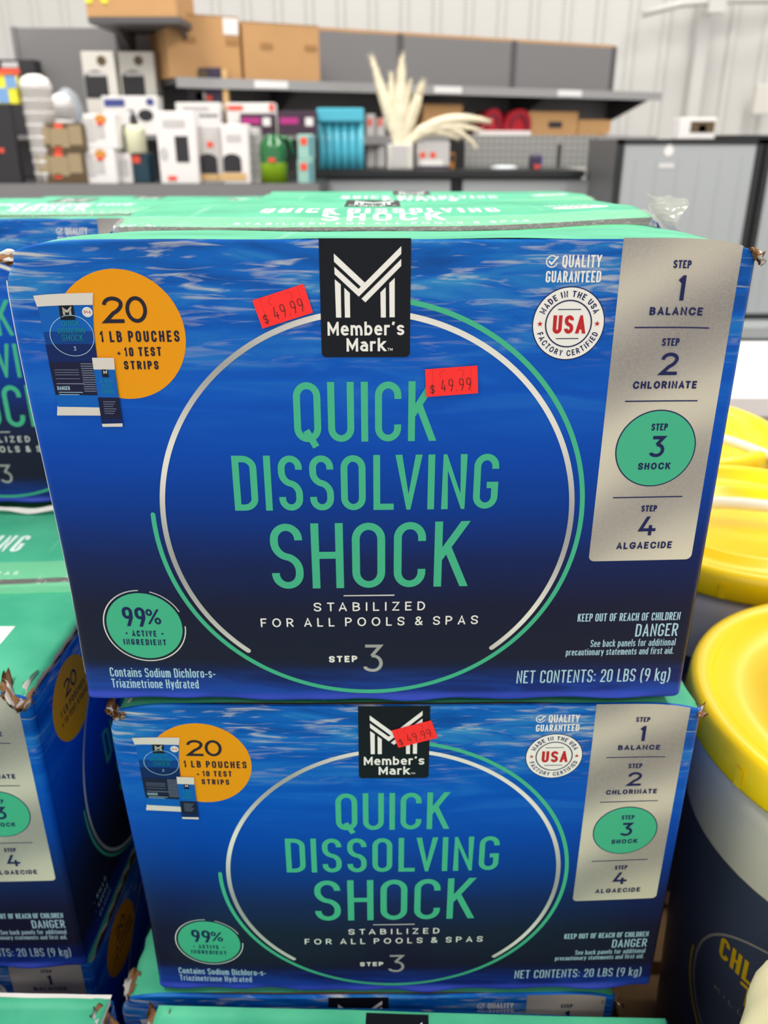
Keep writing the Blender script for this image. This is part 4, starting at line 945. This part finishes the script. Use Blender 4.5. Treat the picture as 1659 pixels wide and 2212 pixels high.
# ---- goods on the counter: (name, label, cat, px0, px1, top py, Y, depth, material, [(patch px0, px1, py0, py1, material)])
def goods(name, label, cat, p0, p1, ptop, Y, base, depth=.07, m='white_card', patches=(), group=None, bev=.003):
    A, B = at(p0, ptop, Y), at(p1, ptop, Y); w = B.x - A.x; h = max(.01, A.z - base)
    t = thing(name, label, cat, ((A.x + B.x) / 2, Y, base), 0, group); bm = bmesh.new(); box(bm, -w / 2, w / 2, 0, depth, 0, h, 0, bev); obj('carton', bm, m, t)
    for nm, a, b, c, d, pm in patches:
        q0, q1 = at(a, d, Y), at(b, c, Y); bm = bmesh.new(); cx = (A.x + B.x) / 2
        xa_, xb_, za_, zb_ = q0.x - cx, q1.x - cx, max(.002, q0.z - base), min(h - .001, q1.z - base)
        if nm.startswith('round'):
            n = 20; ring = [bm.verts.new(((xa_ + xb_) / 2 + (xb_ - xa_) / 2 * math.cos(2 * PI * k / n), -.0018, (za_ + zb_) / 2 + (zb_ - za_) / 2 * math.sin(2 * PI * k / n))) for k in range(n)]; bm.faces.new(ring)
        elif nm.startswith('arch'):
            n = 12; rr = (xb_ - xa_) / 2; ring = [bm.verts.new((xa_, -.0018, za_)), bm.verts.new((xb_, -.0018, za_))] + [bm.verts.new(((xa_ + xb_) / 2 + rr * math.cos(PI * k / n), -.0018, zb_ - rr * .6 + rr * .6 * math.sin(PI * k / n))) for k in range(n + 1)]; bm.faces.new(ring)
        else: box(bm, xa_, xb_, -.002, .001, za_, zb_)
        obj(nm.replace('round_', '').replace('arch_', ''), bm, pm, t)
    return t
Z0, Z1 = DZ + .0005, 1.1005
goods('bottle_box', 'white box picturing a slim black bottle, at the front of the counter', 'box', 333, 418, 240, 2.62, Z0, .09, 'white_card', (('picture_panel', 382, 405, 294, 350, 'ink_black'), ('heading_print', 352, 398, 258, 274, 'grey_card'), ('price_sticker', 364, 382, 380, 390, 'orange_red'), ('round_badge', 347, 362, 318, 346, 'grey_card')))
goods('speaker_box', 'cream and tan box with a black arched picture, left of its pair', 'box', 425, 474, 272, 2.66, Z0, .08, 'grey_card', (('arch_picture_panel', 432, 468, 332, 375, 'ink_black'), ('lower_print', 426, 473, 376, 390, 'sand_card'), ('price_sticker', 448, 460, 306, 318, 'orange_red')), 'cream boxes with arched pictures')
goods('speaker_box', 'cream and tan box with a black arched picture, right of its pair', 'box', 475, 533, 268, 2.63, Z0, .08, 'white_card', (('arch_picture_panel', 484, 520, 332, 372, 'ink_black'), ('lower_print', 476, 532, 374, 390, 'sand_card'), ('heading_print', 490, 520, 290, 305, 'grey_card')), 'cream boxes with arched pictures')
goods('narrow_box', 'narrow grey box between the cream boxes and the green bottle', 'box', 536, 558, 275, 2.68, Z0, .07, 'grey_card', (('side_print', 546, 556, 290, 385, 'peg_grey'),))
# two stacked torch-light boxes
zmid = at(200, 322, 2.62).z
for lab, zb, pt, s in (('pale box with an orange flame picture, bottom of its pair', Z0, 322, 0), ('pale box with an orange flame picture, top of its pair', zmid + .0005, 246, -76)):
    goods('flame_box', lab, 'box', 178, 246, pt, 2.62, zb, .08, 'white_card', (('round_flame_picture', 206, 228, 318 + s + 2, 344 + s, 'amber'), ('post_picture', 210, 225, 346 + s, 374 + s, 'grey_card'), ('side_print', 184, 202, 332 + s, 380 + s, 'grey_card'), ('price_sticker', 210, 222, 338 + s, 348 + s, 'orange_red')), 'pale flame boxes')
# candle boxes 2 x 1 stacked
zc = at(120, 327, 2.6).z
for lab, zb, pt, s in (('brown box of cream jars, lower of the stacked two', Z0, 327, 0), ('brown box of cream jars, upper of the stacked two', zc + .0005, 266, -61)):
    goods('jar_box', lab, 'box', 77, 178, pt, 2.6, zb, .09, 'brown_glass', (('jar_picture', 84, 104, 334 + s, 372 + s, 'jar_cream'), ('jar_picture', 112, 146, 338 + s, 380 + s, 'jar_cream'), ('jar_picture', 152, 174, 332 + s, 374 + s, 'jar_cream'), ('price_sticker', 118, 134, 328 + s, 338 + s, 'orange_red'), ('price_sticker', 118, 134, 376 + s, 385 + s, 'orange_red')), 'stacked jar boxes')
# white bowls in towers
def bowl_tower(label, px, ptop, pr, n, Y, base, group):
    A = at(px, ptop, Y); rr = at(px + pr, ptop, Y).x - A.x; H = A.z - base; st = (H - .03) / n
    for k in range(n):
        bm = bmesh.new(); rb = rr * (.84 + .16 * (k + 1) / n)
        lathe(bm, [(rb * .55, .001), (rb * .94, .001), (rb * .98, st * .82), (rb * 1.015, st * .85), (rb * 1.015, st * .96), (rb * .93, st * .96), (rb * .6, st * .1), (0, st * .06)], 32)
        tag(obj('white_bowl', bm, 'white_card', loc=(A.x, Y + rr, base + st * k)), '%s white bowl from the bottom, %s at far left' % (('lowest', 'second', 'third', 'fourth', 'fifth', 'sixth', 'seventh', 'eighth')[k], label), 'bowl', group)
    bm = bmesh.new(); lathe(bm, [(rr * .98, 0), (rr, .004), (rr * .8, .024), (rr * .4, .034), (0, .036)], 32); tag(obj('domed_lid', bm, 'white_card', loc=(A.x, Y + rr, base + st * n)), 'domed white lid on the ' + label, 'lid')
bowl_tower('tall white tower', 60, 162, 34, 8, 2.56 + .03, Z0, 'bowls of the tall white tower')
bowl_tower('short white stack', 122, 204, 24, 2, 3.02, Z1, 'bowls of the short white stack')
A = at(140, 232, 3.12); bm = bmesh.new(); rr = at(172, 232, 3.12).x - A.x
lathe(bm, [(rr * .6, 0), (rr, .05), (rr * .98, .1), (rr * .7, .145), (rr * .3, .165), (0, .17)], 32); t = thing('clear_dome', 'clear round plastic dome behind the white stack', 'dome', (A.x, 3.16, Z1)); obj('shell', bm, 'clear_plastic', t)
bm = bmesh.new(); lathe(bm, [(0, .0), (rr * .5, 0), (rr * .55, .05), (rr * .4, .055), (0, .055)], 24); obj('dark_base', bm, 'ink_black', t)
# colourful packs and black case at the far left
goods('colourful_pack', 'bright multicoloured pack at the far left edge', 'box', -30, 30, 160, 2.6, at(0, 225, 2.6).z + .0008, .03, 'yellow_print', (('blue_patch', 14, 32, 160, 190, 'pale_blue'), ('blue_patch', -2, 16, 190, 222, 'pale_blue'), ('red_patch', -20, 34, 152, 164, 'orange_red')))
goods('black_case', 'tall black case at the left edge of the counter', 'case', -40, 20, 225, 2.6, Z0, .03, 'ink_black', (('red_dot', 0, 8, 320, 330, 'orange_red'),))
goods('dark_pack', 'black pack with red lettering above the coloured pack at far left', 'box', -30, 72, 128, 3.3, Z1, .08, 'ink_black', (('lettering_patch', 5, 38, 134, 146, 'grey_card'), ('red_patch', -10, 42, 148, 160, 'orange_red')))
# pump bottle on dark box
t = thing('soap_bottle', 'cream dispenser bottle with a black cap, left of the white bottle box', 'bottle'); A = at(293, 330, 2.68); t.location = (A.x, 2.70, at(293, 331, 2.68).z)
r_ = at(315, 330, 2.68).x - A.x; h_ = at(293, 268, 2.68).z - at(293, 330, 2.68).z
bm = bmesh.new(); lathe(bm, [(0, 0), (r_ * .95, 0), (r_, .004), (r_, h_ * .8), (r_ * .8, h_ * .95), (r_ * .35, h_), (0, h_)], 32); obj('bottle_body', bm, 'green_cream', t)
bm = bmesh.new(); lathe(bm, [(r_ * .34, h_), (r_ * .4, h_ + .012), (r_ * .3, h_ + .03), (r_ * .12, h_ + .034), (r_ * .12, h_ + .045), (0, h_ + .046)], 20); tube(bm, [(0, 0, h_ + .043), (-.012, -.012, h_ + .044)], .003, 6); obj('pump_cap', bm, 'ink_black', t)
goods('dark_teal_box', 'dark teal box with an orange sticker under the cream bottle', 'box', 282, 318, 331, 2.68, Z0, .08, 'deep_teal', (('price_sticker', 285, 302, 336, 352, 'orange_red'),))
goods('slim_white_box', 'slim white box left of the dark teal box', 'box', 254, 280, 331, 2.66, Z0, .06, 'white_card', (('side_print', 258, 276, 345, 380, 'grey_card'),))
goods('brown_card', 'small grey and brown card pack left of the cream bottle', 'box', 248, 268, 268, 2.74, Z0, .05, 'peg_grey', (('picture_panel', 250, 264, 272, 300, 'brown_glass'),))
# tier shelf
goods('long_white_box', 'wide white box with blue heading on the tier behind the cream bottle', 'box', 218, 338, 207, 3.04, Z1, .09, 'white_card', (('heading_print', 226, 268, 214, 230, 'blue_print'), ('round_badge', 316, 332, 212, 228, 'blue_print'), ('round_picture', 300, 330, 236, 262, 'ink_black')))
for k, (a_, b_) in enumerate(((173, 245), (253, 330))):
    s_ = a_ - 173
    goods('speaker_box', ('left' if k == 0 else 'right') + ' white box picturing a black cylinder, high against the grey panel', 'box', a_, b_, 111, 3.22, Z1, .1, 'vase_white', (('arch_picture_panel', 188 + s_, 230 + s_, 152, 212, 'ink_black'), ('round_badge', 210 + s_, 228 + s_, 120, 142, 'brown_glass'), ('lid_picture', 190 + s_, 228 + s_, 156, 164, 'grey_card')), 'white boxes with black cylinders')
goods('purple_box', 'dark purple picture box on the tier under the brown cartons', 'box', 402, 476, 146, 3.2, Z1, .09, 'purple_dark', (('figure_print', 412, 436, 172, 218, 'ink_black'), ('picture_panel', 424, 448, 150, 190, 'brown_glass'), ('lower_print', 424, 444, 200, 216, 'grey_card'), ('red_patch', 446, 458, 206, 218, 'orange_red')))
goods('pink_strip_pack', 'narrow pinkish pack beside the dark purple box', 'box', 477, 488, 150, 3.19, Z1, .06, 'sand_card', (('red_patch', 478, 487, 172, 186, 'orange_red'),))
goods('white_carton', 'long white box with red end, left of the magenta packs', 'box', 488, 592, 222, 3.08, Z1, .09, 'white_card', (('heading_print', 492, 524, 228, 238, 'orange_red'), ('red_patch', 582, 591, 224, 240, 'orange_red')), 'long white boxes on the tier')
goods('white_carton', 'long white box with grey print under the dark purple box', 'box', 378, 474, 221, 3.08, Z1, .09, 'white_card', (('heading_print', 396, 450, 230, 238, 'grey_card'), ('lower_print', 390, 470, 246, 252, 'peg_grey')), 'long white boxes on the tier')
for k, (a_, b_) in enumerate(((518, 590), (600, 682))):
    goods('magenta_pack', ('left' if k == 0 else 'right') + ' dark pack with magenta print on the tier', 'box', a_, b_, 245 if k == 0 else 240, 3.02, Z1, .07, 'magenta_dark', (('magenta_print', a_ + 5, a_ + 44, 254, 268, 'pink_print'), ('white_patch', b_ - 22, b_ - 6, 254, 272, 'white_card')), 'magenta packs on the tier')
# green glass bottle and pale boxes
t = thing('green_pitcher', 'green glass pitcher with a lime lower half', 'pitcher'); A = at(590, 392, 2.66); t.location = (A.x, 2.70, Z0); rr = at(619, 392, 2.66).x - A.x; H = at(590, 290, 2.66).z - Z0
bm = bmesh.new(); lathe(bm, [(0, 0), (rr, 0), (rr, H * .40)], 32); lathe(bm, [(rr, H * .40), (rr * 1.02, H * .42), (rr * .98, H * .42)], 32); obj('lime_sleeve', bm, 'lime', t)
bm = bmesh.new(); lathe(bm, [(rr * .98, H * .40), (rr, H * .72), (rr * .9, H * .82), (rr * .55, H * .94), (rr * .5, H), (rr * .46, H), (0, H * .99)], 32); obj('glass_top', bm, 'green_glass', t)
bm = bmesh.new(); tube(bm, [(rr * .5, 0, H * .95), (rr * 1.25, 0, H * .9), (rr * 1.45, 0, H * .6), (rr * 1.0, 0, H * .45)], .007, 8); obj('handle', bm, 'green_glass', t)
bm = bmesh.new(); box(bm, -.012, .012, -rr - .006, -rr - .002, H * .44, H * .52); obj('price_sticker', bm, 'orange_red', t)
zt_ = at(655, 345, 2.64).z
for lab, zb, pt in (('lower pale teal box with an orange sticker', Z0, 345), ('upper pale teal box with an orange sticker', zt_ + .0005, 290)):
    s_ = pt - 345; goods('pale_teal_box', lab, 'box', 642, 675, pt, 2.64, zb, .07, 'pale_teal', (('price_sticker', 649, 663, 352 + s_, 368 + s_, 'orange_red'), ('side_print', 669, 674, 350 + s_, 392 + s_, 'teal_dark')), 'pale teal boxes')
# workbench with doors
wbch = thing('work_bench', 'black topped workbench with light grey doors behind the centre stack', 'workbench', (0, 0, 0))
b0, b1 = at(692, 372, 3.1).x, .792; WZ = at(900, 368, 3.1).z
bm = bmesh.new(); box(bm, b0 - .01, b1, 3.08, 3.62, WZ - .024, WZ); obj('bench_top', bm, 'black_metal', wbch)
bm = bmesh.new(); box(bm, b0, b1, 3.13, 3.6, 0, WZ - .024); obj('carcass', bm, 'black_metal', wbch)
for a_, b_ in ((690, 974), (1000, 1290)):
    bm = bmesh.new(); box(bm, at(a_, 390, 3.1).x, at(b_, 390, 3.1).x, 3.105, 3.13, .1, WZ - .034, 0, .004); dd = obj('door', bm, 'cabinet_grey', wbch)
    bm = bmesh.new(); xm = at((a_ + b_) / 2, 390, 3.1).x; box(bm, xm - .06, xm + .06, 3.09, 3.105, WZ - .32, WZ - .30); obj('handle', bm, 'shelf_dark', dd)
for k, (a_, b_) in enumerate(((1006, 1206), (1216, 1292))):
    bm = bmesh.new(); p_, q_ = at(a_, 292, 3.56), at(b_, 292, 3.56); box(bm, p_.x, q_.x, 3.56, 3.575, WZ, p_.z)
    pg = obj('peg_panel', bm, 'peg_grey', wbch)
def peg_material():
    m = M['peg_grey']; nt = m.node_tree; b = nt.nodes['Principled BSDF']; tc = N(nt, 'ShaderNodeTexCoord'); s = N(nt, 'ShaderNodeSeparateXYZ'); nt.links.new(tc.outputs['Object'], s.inputs[0])
    f = [mth(nt, 'SUBTRACT', mth(nt, 'FRACT', mth(nt, 'MULTIPLY', s.outputs[k], 38)), .5) for k in ('X', 'Z')]
    d = mth(nt, 'LESS_THAN', mth(nt, 'ADD', mth(nt, 'MULTIPLY', f[0], f[0]), mth(nt, 'MULTIPLY', f[1], f[1])), .045)
    nt.links.new(mixc(nt, d, lin((152, 151, 148)), lin((92, 92, 92))), b.inputs['Base Color'])
peg_material()
bm = bmesh.new(); p_, q_ = at(792, 320, 3.58), at(1000, 320, 3.58); box(bm, p_.x, q_.x, 3.58, 3.6, WZ, p_.z); obj('dark_back_panel', bm, 'black_metal', wbch)
bm = bmesh.new(); p_ = at(988, 300, 3.4); box(bm, p_.x - .035, p_.x + .03, 3.4, 3.44, WZ, p_.z); obj('upright', bm, 'black_metal', wbch)
goods('dark_can', 'small dark blue can with a red mark standing on the workbench', 'can', 1146, 1174, 334, 3.3, WZ + .0005, .05, 'purple_dark', (('red_dot', 1153, 1168, 356, 370, 'orange_red'), ('light_stripe', 1166, 1172, 336, 372, 'blue_print')), bev=.01)
goods('spice_box', 'clear pack with red labels beside the white vase', 'box', 900, 972, 306, 3.25, WZ + .0005, .08, 'grey_card', (('round_red_label', 906, 920, 328, 342, 'orange_red'), ('round_red_label', 928, 942, 328, 342, 'orange_red'), ('lettering_patch', 906, 956, 346, 358, 'white_card'), ('lower_print', 902, 972, 358, 370, 'purple_dark'), ('round_red_label', 926, 942, 358, 370, 'orange_red')))
goods('orange_tool_pack', 'thin orange and black pack at the bench upright', 'box', 970, 983, 330, 3.3, WZ + .0005, .03, 'amber', (('black_print', 972, 981, 334, 350, 'ink_black'),))
p_ = at(1090, 366, 3.2); bm = bmesh.new(); lathe(bm, [(0, 0), (.05, 0), (.055, .008), (.04, .014), (0, .016)], 24); tag(obj('small_dish', bm, 'glass_glint', loc=(p_.x, 3.22, WZ + .0005)), 'small pale dish lying on the workbench', 'dish')
# turquoise plastic set
t = thing('turquoise_pack', 'turquoise ribbed plastic pack standing above the workbench', 'pack'); A, B = at(684, 362, 3.02), at(786, 362, 3.02); t.location = ((A.x + B.x) / 2, 3.12, WZ + .0005); w_ = B.x - A.x; H = at(735, 232, 3.02).z - WZ
for k in range(6):
    bm = bmesh.new(); x_ = -w_ / 2 + w_ * (k + .5) / 6; tube(bm, [(x_, 0, .004), (x_ * .98, -.004, H * .3), (x_, 0, H * .8)], [w_ / 13, w_ / 12, w_ / 13], 12); obj('tube', bm, 'teal_plastic', t)
bm = bmesh.new(); box(bm, -w_ / 2, w_ / 2, -.035, .035, H * .78, H, 0, .006); obj('top_band', bm, 'teal_plastic', t); bm = bmesh.new(); box(bm, -w_ * .3, w_ * .42, .02, .03, .01, H * .74); obj('inner_card', bm, 'teal_dark', t)
for px, lab in ((800, 'left'), (822, 'right')):
    goods('small_pack', lab + ' small pale pack right of the turquoise pack', 'pack', px - 9, px + 10, 246 if lab == 'left' else 255, 3.5, WZ + .0005, .04, 'grey_card', (('red_patch', px - 5, px + 3, 256, 272, 'orange_red'),), 'small pale packs')
# vase and cream plumes
t = thing('square_vase', 'square white vase on the workbench holding cream plumes', 'vase'); A, B = at(836, 366, 3.2), at(892, 366, 3.2); t.location = ((A.x + B.x) / 2, 3.25, WZ + .0005); w_ = (B.x - A.x) / 2; H = at(860, 312, 3.2).z - WZ
bm = bmesh.new(); box(bm, -w_, w_, -w_, w_, 0, H, 0, .006); obj('body', bm, 'vase_white', t); bm = bmesh.new(); box(bm, -w_ * .62, w_ * .55, -w_ - .002, -w_, H * .12, H * .95); obj('front_inset', bm, 'grey_card', t)
vb = Vector((t.location.x, 3.25, WZ + H))
def plume(label, tip, ctrl, r0, n=22):
    tp = at(tip[0], tip[1], 3.25); ct = at(ctrl[0], ctrl[1], 3.25); s0_ = vb + Vector((random.uniform(-.015, .015), random.uniform(-.01, .01), -.02)); pts, rad = [], []
    for k in range(n + 1):
        q = k / n; p_ = s0_ * (1 - q) ** 2 + ct * 2 * q * (1 - q) + tp * q * q; pts.append(p_); rad.append(r0 * max(.08, math.sin(PI * min(1, .12 + .86 * q)) ** .7) * (1 + .25 * nz(q * 9, tip[0], 1)))
    bm = bmesh.new(); tube(bm, pts, rad, 12)
    for k in range(150):       # loose strands
        q = random.uniform(.25, 1); i = min(n - 1, int(q * n)); d_ = (pts[i + 1] - pts[i]).normalized(); sd = Vector((random.uniform(-1, 1), random.uniform(-1, 1), random.uniform(-.6, .6))); sd = (sd - d_ * sd.dot(d_)).normalized()
        b_ = pts[i] + sd * rad[i] * .8; e_ = b_ + sd * r0 * .5 + d_ * r0 * 1.6; c_ = d_.cross(sd) * .0018
        bm.faces.new([bm.verts.new(v) for v in (b_ - c_, b_ + c_, e_)])
    tag(obj('cream_plume', bm, 'cream_plume', smooth=True), label, 'plume', 'cream plumes in the white vase')
plume('leftmost upright cream plume leaning left', (802, 122), (838, 240), .022); plume('short upright cream plume second from left', (845, 160), (846, 240), .018); plume('tallest upright cream plume in the middle', (868, 120), (866, 220), .024)
plume('rightmost upright cream plume leaning right', (912, 180), (892, 250), .024); plume('thin upright cream plume behind the tallest one', (886, 175), (872, 240), .016)
plume('uppermost cream plume drooping right', (1058, 262), (938, 236), .022); plume('middle cream plume drooping right', (1040, 282), (936, 252), .018); plume('lowest cream plume hanging right', (1028, 318), (960, 232), .016); plume('shortest cream plume bending right', (990, 300), (920, 262), .016)

# tall grey cabinets at right
def cabinet(label, pxl, pxr, emblem=True):
    A, B = at(pxl, 290, 2.7), at(pxr, 290, 2.7); zt = 1.086; t = thing('storage_cabinet', label, 'cabinet', (A.x, 2.7, .467)); w = B.x - A.x; h = zt - .467
    bm = bmesh.new(); box(bm, 0, w, .02, .46, 0, h); obj('carcass', bm, 'cabinet_side', t)
    bm = bmesh.new()
    for a_ in ((0, .022, 0, h), (w - .022, w, 0, h), (0, w, h - .016, h), (0, w, 0, .02)): box(bm, a_[0], a_[1], -.004, .02, a_[2], a_[3])
    obj('frame', bm, 'black_metal', t)
    bm = bmesh.new(); box(bm, .022, w - .022, 0, .018, .02, h - .016, 0, .003)
    for k in range(6): x_ = .03 + (w - .06) * (k + .5) / 6; box(bm, x_ - .0015, x_ + .0015, -.0012, 0, .04, h - .06)
    dr = obj('door', bm, 'cabinet_grey', t)
    if emblem:
        bm = bmesh.new(); e = at(1447, 322, 2.69); ex, ez = e.x - A.x, e.z - .467; n = 20
        bm.faces.new([bm.verts.new((ex + .017 * math.cos(2 * PI * k / n), -.0016, ez - .006 + .017 * math.sin(2 * PI * k / n))) for k in range(n)]); box(bm, ex - .006, ex + .006, -.0018, -.0004, ez + .005, ez + .024); e2 = at(1445, 358, 2.69).z - .467
        for k in range(6): box(bm, ex - .028 + k * .009, ex - .0215 + k * .009, -.0018, -.0004, e2 - .007, e2 + .007)
        obj('door_emblem', bm, 'white_card', dr)
    return t
cabinet('grey cabinet with a white emblem and black frame, at the right', 1338, 1654); cabinet('second grey cabinet cut by the right edge of the photo', 1660, 1976, False)
goods('picture_box', 'small pale box with a dark picture on top of the grey cabinet', 'box', 1470, 1550, 254, 2.86, 1.0865, .08, 'white_card', (('picture_panel', 1490, 1545, 262, 286, 'brown_glass'), ('red_patch', 1508, 1526, 270, 286, 'orange_red')))
bm = bmesh.new(); p_, q_ = at(1575, 288, 2.85), at(1680, 288, 2.85); box(bm, p_.x, q_.x, 2.85, 3.0, 1.0865, 1.1); tag(obj('black_board', bm, 'black_metal'), 'flat black board lying on the cabinets at far right', 'board')
# platform under the cabinets and white table before it
pt_ = thing('display_platform', 'pale platform under the grey cabinets with a dark recess below', 'platform', (0, 0, 0)); xl_ = at(1338, 600, 2.7).x - .05
bm = bmesh.new(); box(bm, xl_, 2.6, 2.56, 3.06, .425, .466); obj('platform_top', bm, 'cabinet_grey', pt_); bm = bmesh.new(); box(bm, xl_ + .02, 2.55, 2.62, 3.05, 0, .425); obj('dark_void_block', bm, 'deep_teal', pt_)  # solid block below; its dark colour stands for the shaded void
tb = thing('white_table', 'white table behind the yellow lidded buckets at the right', 'table', (0, 0, 0)); bm = bmesh.new(); box(bm, .48, 1.9, 1.20, 1.72, .555, .60, 0, .004); obj('tabletop', bm, 'white_card', tb)
for x_ in (.55, 1.83):
    for y_ in (1.26, 1.66): bm = bmesh.new(); box(bm, x_ - .02, x_ + .02, y_ - .02, y_ + .02, 0, .555); obj('leg', bm, 'grey_card', tb)
bm = bmesh.new(); box(bm, .5, 1.88, 1.205, 1.215, .1, .555); obj('front_panel', bm, 'cabinet_grey', tb)
# white pack peeking under the counter at far left
goods('under_counter_pack', 'white pack with red print under the counter at far left', 'box', -30, 47, 416, 2.60, at(20, 470, 2.6).z, .2, 'white_card', (('red_patch', -5, 30, 424, 434, 'orange_red'),))
bm = bmesh.new(); zz = at(20, 470, 2.6).z; box(bm, -2.2, -.3, 2.585, 2.86, zz - .03, zz - .0005); obj('lower_shelf', bm, 'counter_dark', gon)
